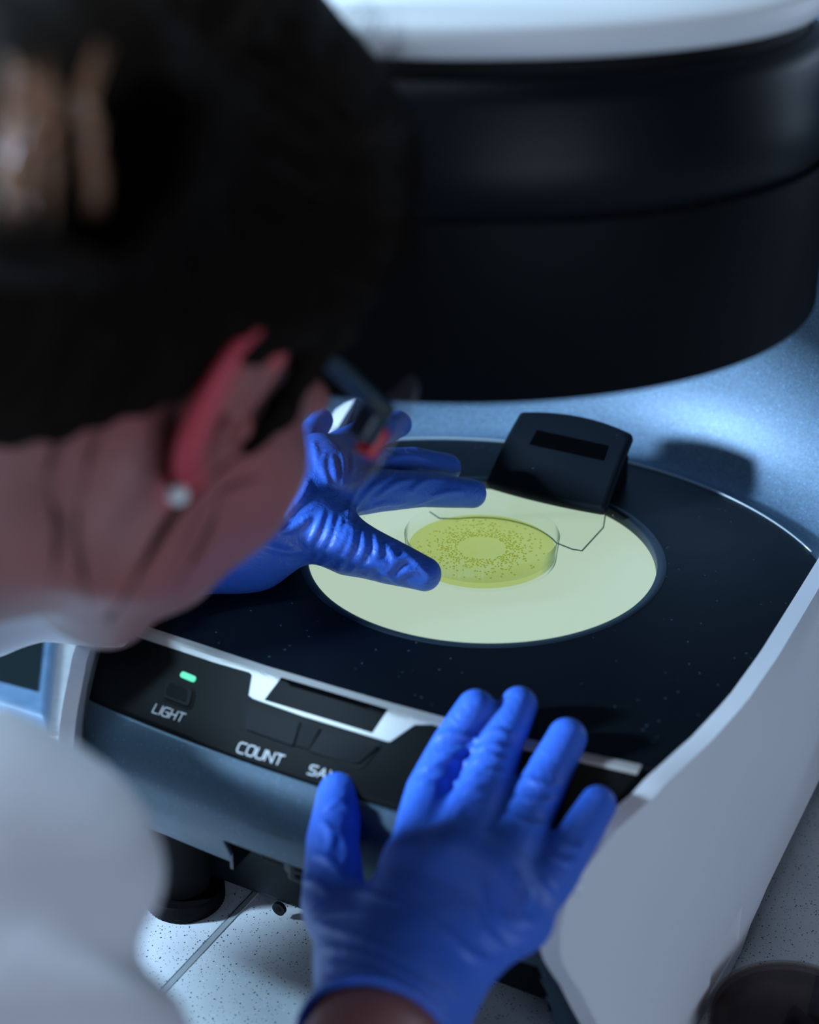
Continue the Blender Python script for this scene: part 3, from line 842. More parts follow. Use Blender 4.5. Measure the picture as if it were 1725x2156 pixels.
# dark dish at the bottom right corner
bd_c = plz(1684, 2157, ZB+.016)[:2]
bdish = thing('petri_dish', (bd_c[0], bd_c[1], ZB), 'dark brown petri dish on the worktop beside the white side panel', 'petri dish')
part('dish', lathe([(.0001, ZB+.0015), (.0425, ZB+.0015), (.0440, ZB+.0150), (.0450, ZB+.0150), (.0437, ZB+.0005), (.043, ZB), (.0001, ZB)], *bd_c, seg=120), brown_glass, bdish)
part('agar', lathe([(.0001, ZB+.0017), (.0424, ZB+.0017), (.0436, ZB+.0125), (.0430, ZB+.0130), (.0001, ZB+.0130)], *bd_c, seg=120), brown_agar, bdish, label='dark brown glossy agar')
part('lid', lathe([(.0462, ZB+.005), (.0462, ZB+.0170), (.0452, ZB+.0176), (.0001, ZB+.0174), (.0001, ZB+.0162), (.0450, ZB+.0163), (.0452, ZB+.005)], *bd_c, seg=120), brown_glass, bdish)

# flat device on the bench behind her arm, far left
q = [plz(92, 1340, ZB+.02), plz(79, 1452, ZB+.02), plz(-60, 1415, ZB+.02), plz(-60, 1300, ZB+.02)]
cc_ = sum(q)/4
fd = thing('equipment_case', (cc_[0], cc_[1], ZB), 'blue-grey case with a dark recessed window on the worktop at far left', 'case')
o1 = [plz(118, 1300, ZB+.018)[:2], plz(96, 1512, ZB+.018)[:2], plz(-140, 1440, ZB+.018)[:2], plz(-140, 1250, ZB+.018)[:2]]
cs = part('case_body', prism([tuple(p) for p in o1], ZB, ZB+.018), felt_blue, fd, smooth=False); bevel(cs, .004, 3)
part('window', prism([tuple(p[:2]) for p in q], ZB+.017, ZB+.0188), screen_dark, fd, smooth=False)
wb = plz(1760, 1690, ZB)[:2]+np.array([.014, 0])
w1 = thing('storage_box', (wb[0], wb[1]+.05, ZB), 'small white box on the worktop just behind the white side panel', 'box')
o_ = part('box_body', box(wb[0]-.012, wb[0]+.10, wb[1], wb[1]+.09, ZB, ZB+.05), shell_white, w1, smooth=False); bevel(o_, .003)
o_ = part('box_lid', box(wb[0]-.014, wb[0]+.102, wb[1]-.002, wb[1]+.092, ZB+.0505, ZB+.062), cap_white, w1, smooth=False); bevel(o_, .003)

# ================================================================== THE WOMAN
person = thing('person', (-.12, -.62, FZ), 'person in a white lab coat and blue gloves bending over the glowing stage', 'person')
# head frame
Fh = unit((.43, -.26, .865)); Uh = np.array([.507, .862, 0.]); Uh[2] = -(Fh[0]*Uh[0]+Fh[1]*Uh[1])/Fh[2]; Uh = unit(Uh)
Rh = np.cross(Fh, Uh); Rh = -Rh if Rh[2] > 0 else Rh
HM = np.stack([cam2w@Rh, cam2w@Fh, cam2w@Uh], 1)        # local -> deck rotation
EAR = un(482, 890, .528)
HO = EAR-HM[:, 0]*.075
def h2w(p): return HO+np.asarray(p)@HM.T
def w2h(p): return (np.asarray(p)-HO)@HM

# joints of arms (deck coordinates)
RW = un(770, 2290, .590); RE = un(430, 2950, .46); RS = un(-340, 1960, .47)
LW = un(480, 1142, .858); LE = un(-330, 1225, .78); LS = un(-900, 1500, .70)
NB = un(-430, 1270, .56)                                # neck base
HIP = np.array([-.20, -.72, -.42])
CHEST = (NB*.6+HIP*.4)+RM @ np.array([-.05, 0, 0])
U1 = un(-80, 2120, .470)

# ---------------- right glove
RH = dict(
 thumb=[(772, 2030, .655), (705, 1905, .688), (700, 1775, .716), (716, 1672, .7375)],
 index=[(880, 1830, .672), (908, 1668, .7145), (955, 1570, .7285), (1002, 1492, .7345)],
 middle=[(962, 1825, .664), (1020, 1662, .7045), (1058, 1565, .7255), (1093, 1484, .7375)],
 ring=[(1040, 1868, .656), (1115, 1712, .6935), (1155, 1630, .7085), (1195, 1553, .7195)],
 pinky=[(1092, 1932, .648), (1165, 1845, .668), (1215, 1765, .680), (1260, 1692, .6905)])
RR = dict(thumb=[.0185, .0150, .0126, .0110], index=[.0150, .0122, .0108, .0096], middle=[.0150, .0122, .0106, .0092], ring=[.0138, .0118, .0106, .0094], pinky=[.0122, .0108, .0096, .0084])
LH = dict(
 thumb=[(640, 1100, .862), (735, 1150, .852), (815, 1180, .8485), (893, 1208, .8475)],
 index=[(700, 1040, .875), (800, 1032, .893), (890, 1030, .908), (994, 1040, .920)],
 middle=[(690, 1000, .890), (790, 985, .915), (870, 975, .930), (942, 985, .942)],
 ring=[(672, 975, .905), (735, 935, .935), (790, 910, .952), (838, 893, .965)],
 pinky=[(645, 975, .915), (650, 930, .935), (662, 905, .948), (676, 885, .958)])
LR = dict(thumb=[.0185, .0160, .0130, .0098], index=[.0150, .0128, .0108, .0088], middle=[.0145, .0118, .0100, .0088], ring=[.0140, .0112, .0102, .0088], pinky=[.0130, .0100, .0088, .0078])
def hand_sdf(J, Rd, wrist, elbow, wr, shrink=0.0, cuff=None, thick=.0145):
    P = {k: [un(*q) for q in v] for k, v in J.items()}
    for k in P:   # finger path with fingertips
        pass
    w = np.array(wrist); e = np.array(elbow)
    def f(p):
        d = None
        # palm: web of cones wrist -> knuckles
        for k in ('index', 'middle', 'ring', 'pinky'):
            q = d_cone(p, w, P[k][0], wr*.80, Rd[k][0]); d = q if d is None else smin(d, q, .012)
        mids = [P[k][0] for k in ('index', 'middle', 'ring', 'pinky')]
        for a, b, r in ((0, 1, .0135), (1, 2, .0135), (2, 3, .0125)):
            d = smin(d, d_cone(p, mids[a], mids[b], r, r), .010)
        tb = P['thumb'][0]; d = smin(d, d_cone(p, w, tb, wr*.78, Rd['thumb'][0]), .012)
        d = smin(d, d_cone(p, tb, P['index'][0]*.55+w*.45, Rd['thumb'][0]*.9, .0135), .016)
        d = smin(d, d_cone(p, P['thumb'][1], P['index'][0]*.5+tb*.5, Rd['thumb'][1]*.72, .0105), .012)
        d = smin(d, d_cone(p, w, w+(e-w)*.45, wr, wr*1.12), .012)
        for k in ('index', 'middle', 'ring', 'pinky'):
            q = d_path(p, P[k], Rd[k]); d = smin(d, q, .0055)
        q = d_path(p, P['thumb'], Rd['thumb']); d = smin(d, q, .008)
        return d+shrink
    return f, P
fR, PR = hand_sdf(RH, RR, un(838, 2085, .640), RE, .0300)
fL, PL = hand_sdf(LH, LR, un(520, 1135, .862), LE, .0275)
def folds(f, base_v, base_f, lines, r=.0013, sink=.0002):
    bv = BVHTree.FromPolygons([tuple(v) for v in base_v], [tuple(q) for q in base_f]); segs = []
    for ln in lines:
        rr = r
        if isinstance(ln, tuple) and not hasattr(ln[0], '__len__'): pass
        pts = spline([(x, y, 0) for x, y in ln], 4); prev = None
        m = len(pts)
        for i, q in enumerate(pts):
            p, n = hit(q[0], q[1], bv)
            if p is None: prev = None; continue
            p = p-n*sink; t = i/(m-1); ra = rr*(.35+.65*math.sin(math.pi*min(max(t, .08), .92)))
            if prev is not None and np.linalg.norm(prev[0]-p) < .02: segs.append((prev[0], p, prev[1], ra))
            prev = (p, ra)
    return segs
def glove(name, f, lo, hi, h, lines, rimp, rimn, amp, wrist_hole, label, seed):
    xs, ys, zs = [ax_range(lo[i], hi[i], h) for i in range(3)]
    g0 = lambda p: f(p)
    V0, F0 = surface_nets(g0, *[ax_range(lo[i], hi[i], h*2) for i in range(3)])
    segs = folds(g0, V0, F0, lines)
    rs = np.random.default_rng(seed); K = rs.normal(0, 1, (10, 3)); K /= np.linalg.norm(K, axis=1)[:, None]; K *= rs.uniform(150, 420, 10)[:, None]; PH = rs.uniform(0, 6.28, 10)
    rimp = np.array(rimp); rimn = unit(rimn)
    def g(p):
        d = f(p)
        k = np.abs(d) < .012
        if k.any():
            q = p[k]; dk = d[k]
            wv = np.sin(q@K.T+PH).sum(1)/10
            dk = dk+amp*wv
            for a, b, ra, rb in segs:
                lo_ = np.minimum(a, b)-.004; hi_ = np.maximum(a, b)+.004
                m = np.all((q > lo_) & (q < hi_), axis=1)
                if m.any(): dk[m] = smin(dk[m], d_cone(q[m], a, b, ra, rb), .0022)
            d = d.copy(); d[k] = dk
        cut = (p-rimp)@rimn
        # rolled rim
        ring = np.sqrt((d+.0006)**2+(cut+.0012)**2)-.0014
        d2 = smax(d, cut, .0006)
        hol = smax(d+.0022, -(cut+.030), .002)
        d2 = np.maximum(d2, -hol)
        return np.minimum(d2, ring)
    V, F = surface_nets(g, xs, ys, zs)
    o = part(name, (V, F), glove_blue, person, label=label)
    m = o.modifiers.new('Smooth', 'SMOOTH'); m.factor = .5; m.iterations = 2
    return o
def bounds(P, extra, pad=.03):
    A = np.array([q for v in P.values() for q in v]+[np.array(e) for e in extra]); return A.min(0)-pad, A.max(0)+pad
rim_pt_r = un(770, 2190, .610); rim_n_r = unit(un(760, 2300, .585)-un(838, 1980, .66))
lo, hi = bounds(PR, [rim_pt_r, un(838, 2085, .640)], .036)
linesR = [
 [(905, 1560), (950, 1545), (1010, 1560)], [(925, 1590), (975, 1580), (1005, 1575)], [(890, 1620), (940, 1600), (985, 1605)], [(880, 1650), (930, 1640), (965, 1650)],
 [(1010, 1560), (1040, 1540), (1075, 1548)], [(1000, 1585), (1035, 1570), (1070, 1580)], [(990, 1610), (1030, 1592), (1068, 1604)], [(985, 1640), (1020, 1622), (1062, 1632)], [(980, 1668), (1015, 1655)],
 [(1110, 1640), (1150, 1655), (1180, 1650)], [(1095, 1680), (1140, 1690), (1170, 1685)], [(1085, 1720), (1120, 1740), (1150, 1735)],
 [(1180, 1770), (1215, 1790), (1235, 1775)], [(1160, 1800), (1195, 1818), (1222, 1805)], [(1140, 1850), (1170, 1880)],
 [(690, 1700), (715, 1690), (738, 1710)], [(680, 1730), (700, 1760), (690, 1800)], [(712, 1745), (728, 1790), (722, 1830)], [(660, 1800), (690, 1810), (720, 1845)], [(640, 1850), (670, 1862), (700, 1890)],
 [(650, 1920), (690, 1890), (760, 1880), (830, 1900)], [(645, 1960), (700, 1925), (780, 1925)],
 [(650, 1990), (760, 2010), (860, 2060), (960, 2110)], [(640, 2030), (740, 2040), (840, 2085), (930, 2125)], [(660, 1945), (740, 1970), (850, 2020)],
 [(1030, 1860), (1050, 1930), (1110, 1960)], [(1080, 1930), (1120, 1945), (1138, 1960)], [(1000, 1900), (1030, 1970), (1080, 2010)], [(940, 1960), (990, 2010), (1050, 2030)],
 [(1090, 1840), (1110, 1880), (1105, 1920)], [(960, 1740), (975, 1700), (1010, 1690)], [(640, 2075), (720, 2062), (820, 2075)],
]
glove('glove', fR, lo, hi, .00125, linesR, rim_pt_r, rim_n_r, .00035, None, 'blue nitrile glove on the near right hand', 3)
rim_pt_l = un(330, 1180, .845); rim_n_l = unit(LE-un(520, 1135, .862))
lo, hi = bounds(PL, [rim_pt_l], .034)
linesL = [
 [(735, 1098), (722, 1140), (690, 1185)], [(745, 1105), (738, 1150), (712, 1200)], [(765, 1120), (765, 1160), (738, 1205)], [(700, 1085), (690, 1130), (660, 1180)], [(680, 1080), (665, 1120), (640, 1165)], [(720, 1090), (708, 1140), (675, 1190)],
 [(790, 1130), (795, 1165), (770, 1212)], [(815, 1150), (830, 1180), (800, 1222)], [(760, 1195), (800, 1185), (830, 1200)], [(820, 1195), (850, 1175), (880, 1180)], [(830, 1222), (860, 1200), (890, 1205)], [(850, 1165), (880, 1190), (905, 1215)], [(780, 1175), (815, 1205), (840, 1230)],
 [(732, 1092), (745, 1040), (785, 995)], [(745, 1075), (775, 1035), (820, 1005)], [(735, 1085), (800, 1062), (850, 1060)], [(790, 1050), (830, 1020), (870, 1010)], [(860, 1040), (890, 1015), (930, 1010)], [(880, 1060), (930, 1040), (975, 1035)],
 [(700, 960), (705, 990), (708, 1010)], [(685, 955), (680, 985), (690, 1015)], [(720, 955), (724, 985), (722, 1020)], [(660, 930), (668, 960), (672, 990)], [(740, 950), (742, 980), (735, 1010)],
 [(620, 1060), (640, 1040), (650, 1010)], [(600, 1090), (625, 1060), (640, 1045)], [(590, 1120), (620, 1110), (650, 1090)], [(560, 1150), (600, 1160), (640, 1160)], [(540, 1120), (560, 1100), (580, 1060)],
 [(770, 955), (800, 950), (830, 960)], [(800, 975), (850, 960), (900, 965)], [(770, 905), (800, 900), (830, 885)],
]
glove('glove', fL, lo, hi, .00115, linesL, rim_pt_l, rim_n_l, .0004, None, 'blue nitrile glove on the far left hand', 5)

# ---------------- the body: head, neck, torso, arms and hands as one surface, in head coordinates
def w_(p): return w2h(np.asarray(p))
jw = {k: w_(v) for k, v in dict(RW=un(838, 2085, .640), RE=RE, RS=RS, LW=un(520, 1135, .862), LE=LE, LS=LS, NB=NB, HIP=HIP, CHEST=CHEST, U1=U1).items()}
ear_pts = [(.0700, .006, .004), (.0745, .006, .020), (.0790, .000, .0330), (.0835, -.010, .0370), (.0885, -.0205, .0310), (.0905, -.0255, .0180), (.0890, -.0240, .0020), (.0850, -.0180, -.0120), (.0800, -.0100, -.0230), (.0765, -.0030, -.0285), (.0730, .0020, -.0240), (.0710, .0040, -.0160)]
ear_pts = [(.0708+(x-.0700)*.62, y*1.12, z) for x, y, z in ear_pts]
ear_s = [tuple(q) for q in spline(ear_pts, 3)]
anti = [tuple(q) for q in spline([(.0785, -.004, .0235), (.0800, -.0125, .0205), (.0805, -.0170, .0080), (.0795, -.0155, -.0040), (.0775, -.0085, -.0130)], 3)]
def body_sdf(p):
    d = d_ell(p, (0, -.014, .052), (.0745, .095, .085))
    d = smin(d, d_ell(p, (0, .040, -.002), (.060, .053, .080)), .02)
    for sx in (1, -1):
        d = smin(d, d_cone(p, (sx*.054, .010, -.030), (sx*.048, .012, -.062), .018, .015), .02)
        d = smin(d, d_cone(p, (sx*.048, .012, -.060), (sx*.012, .076, -.090), .0150, .0150), .018)
        d = smin(d, d_ell(p, (sx*.043, .056, -.022), (.027, .033, .034)), .022)
        d = smin(d, d_cone(p, (sx*.056, .030, -.008), (sx*.052, .062, -.006), .0135, .0125), .012)
        d = smin(d, d_cone(p, (sx*.046, .030, -.050), (sx*.030, .066, -.060), .024, .022), .016)
        d = smin(d, d_cone(p, (sx*.010, .094, .030), (sx*.042, .082, .026), .008, .007), .010)
        d = smax(d, -d_ell(p, (sx*.032, .100, .008), (.017, .014, .011)), .010)
        d = smin(d, d_ell(p, (sx*.032, .079, .008), (.0125, .0125, .0125)), .003)
    d = smin(d, d_ell(p, (0, .080, -.088), (.021, .016, .015)), .014)
    d = smin(d, d_cone(p, (0, .090, .012), (0, .112, -.028), .006, .0085), .010)
    for sx in (1, -1): d = smin(d, d_ell(p, (sx*.009, .101, -.031), (.0065, .0075, .006)), .006)
    d = smin(d, d_ell(p, (0, .086, -.058), (.026, .014, .022)), .014)
    d = smin(d, d_ell(p, (0, .100, -.0545), (.022, .0065, .0050)), .004)
    d = smin(d, d_ell(p, (0, .099, -.0660), (.019, .0070, .0055)), .004)
    d = smax(d, -d_cone(p, (-.022, .104, -.0602), (.022, .104, -.0602), .0012, .0012), .002)
    d = smin(d, d_path(p, [(0, .060, -.078), (0, .015, -.072), (0, -.01, -.060)], [.020, .032, .040]), .03)
    # neck and torso
    nb = jw['NB']
    d = smin(d, d_cone(p, (0, -.018, -.036), nb, .047, .050), .03)
    d = smin(d, d_cone(p, (0, -.045, .000), nb+np.array([0, -.02, 0]), .038, .045), .03)
    dt = d_cone(p, nb*.6+jw['CHEST']*.4, jw['CHEST'], .058, .092)
    dt = smin(dt, d_cone(p, jw['CHEST'], jw['HIP'], .092, .108), .03)
    dt = smin(dt, d_path(p, [jw['RS'], nb*.6+jw['CHEST']*.4, jw['LS']], [.034, .040, .034]), .015)
    d = smin(d, dt, .015)
    d = smin(d, d_path(p, [jw['RS'], jw['U1'], jw['RE'], jw['RW']], [.034, .031, .032, .0262]), .012)
    d = smin(d, d_path(p, [jw['LS'], jw['LE'], jw['LW']], [.034, .030, .0235]), .012)
    return d
handsR, handsL = [w_(q) for q in []], []
def body_full(p):
    d = body_sdf(p)
    # hands inside the gloves
    pw = h2w(p)
    for f, Pj in ((fR, PR), (fL, PL)):
        A = np.array([q for v in Pj.values() for q in v]); lo_, hi_ = A.min(0)-.05, A.max(0)+.05
        m = np.all((pw > lo_) & (pw < hi_), axis=1)
        if m.any():
            d = d.copy(); d[m] = smin(d[m], f(pw[m])+.0045, .004)
    # ear
    m = (p[:, 0] > .05) & (p[:, 0] < .11) & (np.abs(p[:, 1]) < .05) & (np.abs(p[:, 2]) < .055)
    if m.any():
        q = p[m]; d = d.copy()
        for sx in (1,):
            e = d_path(q, ear_s, [.0030]*len(ear_s))
            # thin plate of the ear
            n = unit((.97, .26, 0)); cen = np.array([.0765, -.009, .004])
            pl = np.abs((q-cen)@n)-.0022
            out = d_ell(q, (.0765, -.0105, .0065), (.012, .0195, .0305))
            bowl = np.maximum(pl, out)
            e = smin(e, bowl, .003)
            e = smin(e, d_path(q, anti, [.0026]*len(anti)), .003)
            e = smin(e, d_ell(q, (.0765, -.0010, -.0215), (.0045, .0060, .0085)), .004)
            e = smin(e, d_ell(q, (.0760, .0055, .000), (.0045, .0040, .0060)), .003)
            e = smin(e, d_cone(q, (.070, -.002, .018), (.080, -.008, .004), .006, .004), .004)
            e = smax(e, -d_ell(q, (.0800, -.0040, -.002), (.0085, .0070, .0105)), .003)
            d[m] = smin(d[m], e, .003)
    return d
def step_axis(lo_, hi_, segs):
    """segs: list of (start, end, step) fine zones; elsewhere coarse"""
    out = [lo_]; x = lo_
    while x < hi_:
        h = .0075
        for a, b, st in segs:
            if a-.001 <= x < b: h = min(h, st)
        nx_ = x+h
        for a, b, st in segs:
            if x < a-.001 < nx_ : nx_ = a
        x = nx_; out.append(x)
    return np.array(out)
allp = np.array(list(jw.values())+[w_(q) for q in [v for P in (PR, PL) for k in P.values() for v in k]])
lo_, hi_ = allp.min(0)-.16, allp.max(0)+.16
lo_ = np.minimum(lo_, (-.13, -.15, -.16)); hi_ = np.maximum(hi_, (.13, .16, .17))
bx = step_axis(lo_[0], hi_[0], [(-.085, .060, .0028), (.060, .098, .0011)])
by = step_axis(lo_[1], hi_[1], [(-.12, -.035, .0032), (-.035, .018, .0011), (.018, .125, .0022)])
bz = step_axis(lo_[2], hi_[2], [(-.13, -.038, .0024), (-.038, .045, .0012), (.045, .145, .0035)])
bV, bF = surface_nets(body_full, bx, by, bz)
body_local = bV.copy()
bV = h2w(bV)
body = part('body', (bV, bF), skin, person)
m_ = body.modifiers.new('Smooth', 'SMOOTH'); m_.factor = .5; m_.iterations = 2
at = body.data.attributes.new('flush_backlit', 'FLOAT', 'POINT')
ed = np.full(len(body_local), 9.0)
mk = (body_local[:, 0] > .055) & (np.abs(body_local[:, 1]) < .05) & (np.abs(body_local[:, 2]) < .055)
ed[mk] = d_path(body_local[mk], ear_s[6:30], [.003]*24)
fl = np.clip(1-np.maximum(ed, 0)/.012, 0, 1)*.9  # ear rim red: its backlit glow painted over natural redness
fl = np.maximum(fl, np.clip(.25-np.abs(body_local[:, 1]-.02)*2-np.abs(body_local[:, 2]+.01)*2, 0, .25))
lips = np.exp(-((body_local[:, 2]+.060)/.008)**2-((body_local[:, 0])/.020)**2)*(body_local[:, 1] > .092)
fl = np.maximum(fl, lips*.6)
at.data.foreach_set('value', fl.astype(np.float32))

# ---------------- hair
def hairline(y):   # lowest height of the hair at each depth of the head
    return np.interp(y, [-.14, -.10, -.070, -.035, -.012, .010, .030, .048, .062, .080, .12], [-.075, -.072, -.058, -.020, .020, .036, .034, .058, .080, .098, .112])
BUN = w2h(un(70, 250, .40))
def hair_sdf(p):
    d = d_ell(p, (0, -.016, .054), (.0875, .108, .0985))
    d = smin(d, d_ell(p, (.0, -.060, .010), (.066, .060, .080)), .03)
    d = smin(d, d_cone(p, (.045, .010, .100), (.060, -.01, .080), .026, .028), .03)
    az = np.abs(p[:, 0])
    cut = hairline(p[:, 1])-p[:, 2]-.000
    # keep hair only above the line (soft edge)
    d = smax(d, cut*.75, .006)
    d = smin(d, d_path(p, [(.072, .026, .040), (.0735, .025, .015), (.072, .022, -.004)], [.0065, .0060, .0030]), .004)
    b = d_ell(p, BUN, (.048, .036, .044))
    d = smin(d, b, .02)
    a = np.arctan2(p[:, 2]-.05, p[:, 1]+.11); 
    return d+.0009*np.sin(a*46+p[:, 0]*60)+.0007*np.sin(a*23-p[:, 0]*110+1)
xs, ys, zs = ax_range(-.11, .12, .0026), ax_range(min(-.19, BUN[1]-.06), .11, .0026), ax_range(-.10, .17, .0026)
hV, hF = surface_nets(hair_sdf, xs, ys, zs)
hair = part('hair', (h2w(hV), hF), hair_dark, person)
hair.modifiers.new('Smooth', 'SMOOTH').iterations = 2
# combed strands running over the hair from the hairline to the knot
def project(p, off):
    p = np.array(p)
    for _ in range(3):
        e = .001; d = hair_sdf(np.array([p, p+[e, 0, 0], p+[0, e, 0], p+[0, 0, e]])); g = (d[1:]-d[0])/e; g /= max(1e-6, np.linalg.norm(g)); p = p-g*(d[0]-off)
    return p
def strand_mesh(lines, r, n=3):
    Vs = []; Fs = []; k = 0
    for ln in lines:
        m = len(ln); rad = [r*(1-.75*abs(2*i/(m-1)-1)**3) for i in range(m)]
        V, F = tube(ln, rad, n, cap=False); Vs.append(V); Fs += [tuple(i+k for i in f) for f in F]; k += len(V)
    return np.concatenate(Vs), Fs
sl = []
for i in range(900):
    y0 = rng.uniform(-.06, .085); z0 = hairline(y0)+rng.uniform(.002, .05); sx = 1
    if rng.random() < .45: z0 = rng.uniform(.06, .15); 
    p0 = np.array([.088*math.sqrt(max(0.02, 1-((y0+.016)/.108)**2-((z0-.054)/.0985)**2 if abs((y0+.016)/.108)**2+((z0-.054)/.0985)**2 < 1 else .02)), y0, z0])
    p1 = BUN+rng.normal(0, .014, 3)*np.array([1, .6, 1]); ln = []
    off = rng.uniform(.0002, .0012); nn = 12; mx = rng.uniform(.55, 1.0)
    for k in range(nn):
        t = mx*k/(nn-1); q = p0*(1-t)+p1*t; q = q+np.array([.05, .0, .015])*math.sin(math.pi*t)
        ln.append(project(q, off))
    sl.append(h2w(np.array(ln)))
V, F = strand_mesh(sl, .00022)
part('combed_strands', (V, F), hair_strand, hair, kind='stuff')
# loose fuzz standing off the crown and brow
fz = []
for i in range(150):
    q = un(rng.uniform(600, 860), rng.uniform(60, 520), .545); p = w2h(q); p = project(p, .0)
    dr = unit(p-np.array([0, -.03, .03])); t1 = unit(np.cross(dr, rng.normal(0, 1, 3))); L = rng.uniform(.008, .030)
    cr = rng.uniform(.2, 1.2)
    fz.append(h2w(np.array([p+dr*L*t*(1-.5*t)+t1*L*cr*t*t for t in np.linspace(0, 1, 7)])))
for i in range(60):   # longer curls
    q = un(rng.uniform(780, 860), rng.uniform(120, 520), .545); p = project(w2h(q), 0); dr = unit(p-np.array([0, -.03, .03])); dn = unit(-np.array([0, .2, 1.])); L = rng.uniform(.02, .05)
    fz.append(h2w(np.array([p+dr*L*.45*math.sin(t*2.4)+dn*L*t for t in np.linspace(0, 1, 9)])))
V, F = strand_mesh(fz, .00010)
part('flyaway_strands', (V, F), hair_strand, hair, kind='stuff')
# strands over the knot, coloured pale gold to paint in its highlight
gl = []
for i in range(150):
    xo = rng.choice([15, 55, 102, 182, 190], p=[.2, .2, .2, .2, .2])+rng.normal(0, 5); y0 = 165+rng.uniform(-10, 40); y1 = y0+rng.uniform(170, 260)
    dd_ = .362+rng.uniform(-.003, .003)
    pts = [un(xo*.75+35, y0, dd_+.006), un(xo*.88+15, y0*.7+y1*.3, dd_-.003), un(xo, (y0+y1)/2, dd_-.003), un(xo+8, y1, dd_+.008)]
    gl.append(np.array([h2w(project(w2h(q), .0008+rng.uniform(0, .0015))) for q in spline(pts, 4)]))
V, F = strand_mesh(gl, .00030)
part('glint_strands', (V, F), hair_glint, hair, kind='stuff', label='strands over the knot of hair coloured golden brown as a painted highlight')
# loose hanging strands beside the ear and cheek, neck
def lock(pts, r, n, jit):
    out = []
    for i in range(n):
        o = rng.normal(0, jit, 3); out.append(np.array([q+o*(.6+.8*math.sin(3*k/len(pts))) for k, q in enumerate(spline([un(*p) for p in pts], 5))]))
    return out
lk = lock([(600, 850, .540), (560, 925, .532), (490, 965, .522), (430, 1020, .512), (360, 1090, .508), (300, 1190, .508), (255, 1270, .512), (225, 1305, .522)], 0, 14, .0006)
V, F = strand_mesh(lk, .00045); part('loose_strand', (V, F), hair_strand, person, kind='stuff')
lk = lock([(545, 1000, .54), (470, 1030, .535), (450, 1090, .533), (410, 1170, .537), (370, 1240, .545)], 0, 6, .0005)+lock([(220, 890, .498), (190, 960, .492), (165, 1080, .49), (175, 1200, .50), (190, 1290, .515)], 0, 7, .0009)+lock([(130, 900, .49), (100, 1000, .485), (120, 1120, .485), (110, 1230, .49)], 0, 8, .0012)
V, F = strand_mesh(lk, .00028); part('loose_strand', (V, F), hair_strand, person, kind='stuff')

# ---------------- earring
er = un(374, 1041, .507); er_l = w2h(er)
ring_ = part('pearl_earring', sphere(er, .0037), pearl, person, label='white pearl earring')

# ---------------- glasses
gl_ = part('eyeglasses', tube([h2w((.0765, -.004, .038)), h2w((.0750, .020, .038)), h2w((.0730, .045, .038)), h2w((.0710, .066, .037)), h2w((.0690, .086, .036))], [.0022, .0030, .0040, .0044, .0048], 14, flat=1.0), frame_teal, person, label='dark teal spectacle frame')
def bx_l(x0, x1, y0, y1, z0, z1):
    V, F = box(x0, x1, y0, y1, z0, z1); return h2w(V), F
o_ = part('hinge_block', bx_l(.0610, .0720, .084, .096, .020, .040), frame_teal, gl_, smooth=False); bevel(o_, .003)
o_ = part('hinge_tip', bx_l(.0630, .0730, .0930, .0990, .016, .030), frame_red, gl_, smooth=False, label='red tip of the frame'); bevel(o_, .0025)
def lens(sx):
    V = []; nu, nv = 20, 14
    for side in (0, 1):
        for j in range(nv+1):
            for i in range(nu+1):
                u, v = i/nu, j/nv
                x = .010+.070*u; z = .058-.064*v - .004*u
                # rounded outline
                du = abs(2*u-1); dv_ = abs(2*v-1); k = max(1, (du**4+dv_**4)**.25); uu = (2*u-1)/k; ww = (2*v-1)/k
                x = .040+.037*uu; z = .0280-.0285*ww
                y = .120-.30*(max(0, x-.0)**1.7)*6.5 + side*.0018
                V.append((sx*x, y, z))
    F = []; n = (nu+1)*(nv+1)
    for j in range(nv):
        for i in range(nu):
            a = j*(nu+1)+i; F.append((a, a+1, a+nu+2, a+nu+1)); F.append((n+a, n+a+nu+1, n+a+nu+2, n+a+1))
    bd = [i for i in range(nu)]+[j*(nu+1)+nu for j in range(nv)]+[nv*(nu+1)+i for i in range(nu, 0, -1)]+[j*(nu+1) for j in range(nv, 0, -1)]
    for k in range(len(bd)): F.append((bd[(k+1) % len(bd)], bd[k], bd[k]+n, bd[(k+1) % len(bd)]+n))
    Vw = h2w(np.array(V)); rim_ = [Vw[b]*.5+Vw[b+n]*.5 for b in bd]
    return (Vw, F), rim_
for sx in (1, -1):
    lf, rim_ = lens(sx); o_ = part('lens', lf, lens_glass, gl_, label='clear spectacle lens'); normals_fix(o_)
    part('lens_rim', tube(rim_+[rim_[0]], .0014, 8, cap=False), plate_glass, gl_)
part('bridge', tube([h2w((-.009, .119, .034)), h2w((0, .1225, .037)), h2w((.009, .119, .034))], .0025, 10), frame_teal, gl_)
part('temple', tube([h2w((-.0765, -.004, .038)), h2w((-.0730, .045, .038)), h2w((-.0690, .086, .036))], [.0028, .0045, .006], 12), frame_teal, gl_)

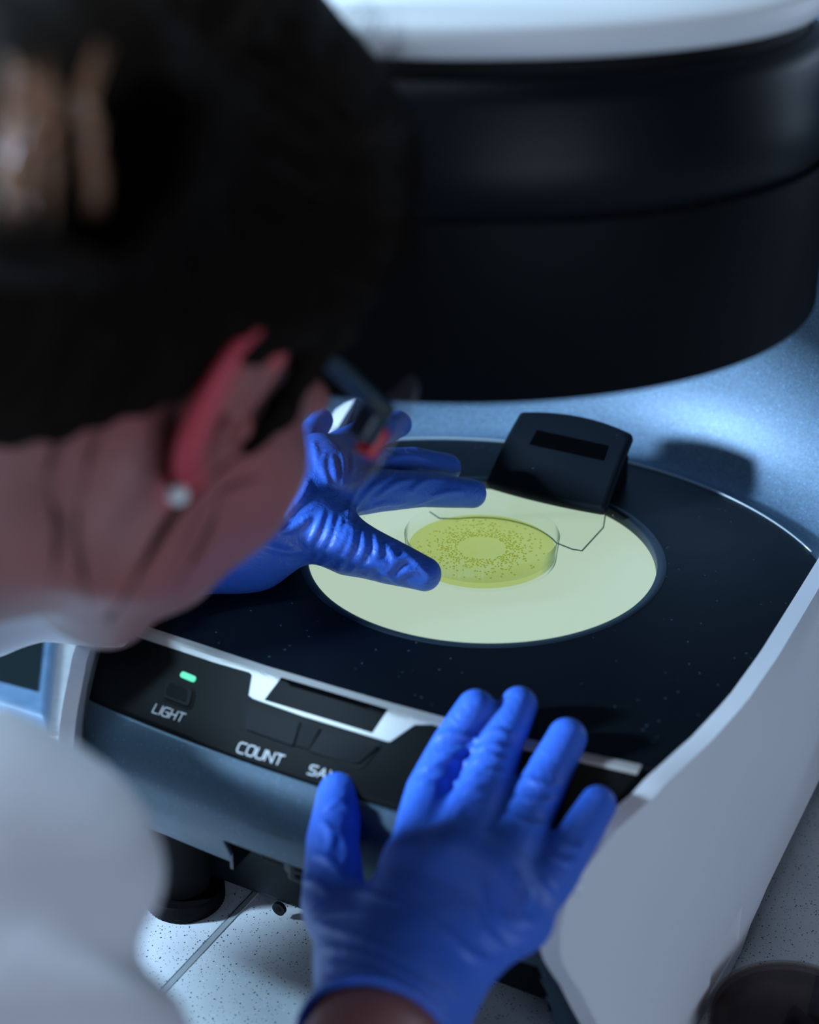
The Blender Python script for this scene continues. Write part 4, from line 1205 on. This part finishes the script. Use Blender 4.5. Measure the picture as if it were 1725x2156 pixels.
# ---------------- lab coat
SL_end = un(255, 1205, .815)
camv_ = lambda r, y, z: (RM @ np.array([r, y, z]))
def coat_sdf(p):
    nb = NB; TS = 0
    down = unit(HIP-NB)
    d = d_cone(p, nb*.88+CHEST*.12, CHEST, .068, .125)
    d = smin(d, d_cone(p, CHEST+TS, HIP, .125, .140), .05)
    d = smin(d, d_path(p, [RS, nb*.6+CHEST*.4+TS, LS], [.055, .060, .055]), .03)
    # right sleeve, wrinkled
    u1 = U1
    d = smin(d, d_path(p, [RS, u1, RE, RE*.35+RW*.65], [.058, .050, .050, .045]), .02)
    # left sleeve
    d = smin(d, d_path(p, [LS, LE, SL_end], [.055, .047, .037]), .02)
    # collar
    cl = np.abs(np.linalg.norm((p-nb)-((p-nb)@down)[:, None]*down, axis=1)-.0625)-.003
    hgt = np.abs((p-nb)@down-.012)-.030
    d = smin(d, np.maximum(cl, hgt), .006)
    # opening at the neck
    hole = d_cone(p, nb-down*.10, nb+down*.03, .0575, .052)
    d = smax(d, -hole, .006)
    # sleeve end
    ax = unit(SL_end-LE); cut = (p-SL_end)@ax
    d = np.where((np.linalg.norm(p-SL_end, axis=1) < .10), smax(d, cut, .004), d)
    ax2 = unit(RW-RE); e2 = RE*.35+RW*.65; cut2 = (p-e2)@ax2
    d = np.where((np.linalg.norm(p-e2, axis=1) < .10), smax(d, cut2, .004), d)
    k = np.abs(d) < .03
    if k.any():
        q = p[k]; dk = d[k]
        a = q@np.array([60., 35, 90])+2*np.sin(q@np.array([25., -40, 18])); b = q@np.array([-35., 80, 60])+1.5*np.sin(q@np.array([-22., 31, 44]))
        dk = dk+.0030*np.sin(a)+.0022*np.sin(b)-.0016*np.abs(np.sin(.5*a+b))
        d = d.copy(); d[k] = dk
        for x0, y0, r_, dp in ((218, 1862, .0165, .475), (120, 1800, .030, .480), (-70, 1740, .039, .475)):
            d = smin(d, np.linalg.norm(p-un(x0, y0, dp), axis=1)-r_, .016)
    return d
cA = np.array([NB, CHEST, HIP, RS, RE, RW, LS, LE, SL_end]); lo, hi = cA.min(0)-.17, cA.max(0)+.17
hi[2] = min(hi[2], HO[2]+.02)
cV, cF = surface_nets(coat_sdf, ax_range(lo[0], hi[0], .0045), ax_range(lo[1], hi[1], .0045), ax_range(lo[2], hi[2], .0045))
lc = part('lab_coat', (cV, cF), coat, person, label='white cotton lab coat')
lc.modifiers.new('Smooth', 'SMOOTH').iterations = 3

for o_ in list(COL.objects):
    if o_.type == 'MESH' and o_.name.split('.')[0] in ('dish', 'agar', 'lid', 'foot', 'tower_skirt', 'tower_gasket', 'stage_well', 'stage_bezel', 'light_stage', 'screw', 'lens_barrel', 'lens_ring', 'handle'):
        smooth_angle(o_, 45)
# ================================================================== CAMERA AND LIGHT
cd = bpy.data.cameras.new('Camera'); cam = bpy.data.objects.new('Camera', cd); COL.objects.link(cam)
cd.sensor_fit = 'HORIZONTAL'; cd.sensor_width = 24; cd.lens = F_PX/1725*24; cd.clip_start = .02
mw = Matrix(((RT[0], UP[0], -FW[0], CAMP[0]), (RT[1], UP[1], -FW[1], CAMP[1]), (RT[2], UP[2], -FW[2], CAMP[2]+ZT), (0, 0, 0, 1)))
cam.matrix_world = mw
cd.dof.use_dof = True; cd.dof.focus_distance = .872; cd.dof.aperture_fstop = 3.1
scn.camera = cam

def area(name, pos, target, size, power, col, size_y=None):
    l = bpy.data.lights.new(name, 'AREA'); l.energy = power; l.color = col; l.size = size
    if size_y: l.shape = 'RECTANGLE'; l.size_y = size_y
    o = bpy.data.objects.new(name, l); COL.objects.link(o); p = Vector(pos); t = Vector(target)
    o.location = p+Vector((0, 0, ZT)); o.rotation_euler = (t-p).to_track_quat('-Z', 'Y').to_euler(); return o
camv = lambda r, y, z: (RM @ np.array([r, y, z]))
area('bench_lamp', camv(-1.42, -.30, .50), (0, 0, .02), .15, 78, (.50, .73, 1.0))
area('window_light', camv(1.7, 1.0, .30), (0.1, -.1, 0), .8, 7, (.58, .76, 1.0), .8)
area('front_fill', camv(.75, -2.0, .15), (0.1, -.1, -.05), .9, 16, (.62, .76, 1.0), .8)  # unseen fill added to brighten the side panel and its recess
area('overhead_lamp', (-.74, -.46, 1.40), (0, -.1, -.1), .20, 19, (.44, .74, 1.0))
area('ceiling_lamp', camv(-.5, -.1, 1.65), (0, 0, 0), 1.5, 11, (.78, .86, 1.0), 1.0)
w = bpy.data.worlds.new('World'); scn.world = w; w.use_nodes = True
bg = w.node_tree.nodes['Background']; bg.inputs[0].default_value = (.55, .68, 1, 1); bg.inputs[1].default_value = .03

scn.cycles.transparent_max_bounces = 40
vs = scn.view_settings; vs.view_transform = 'Standard'; vs.look = 'None'; vs.exposure = 0; vs.gamma = 1; vs.use_curve_mapping = False
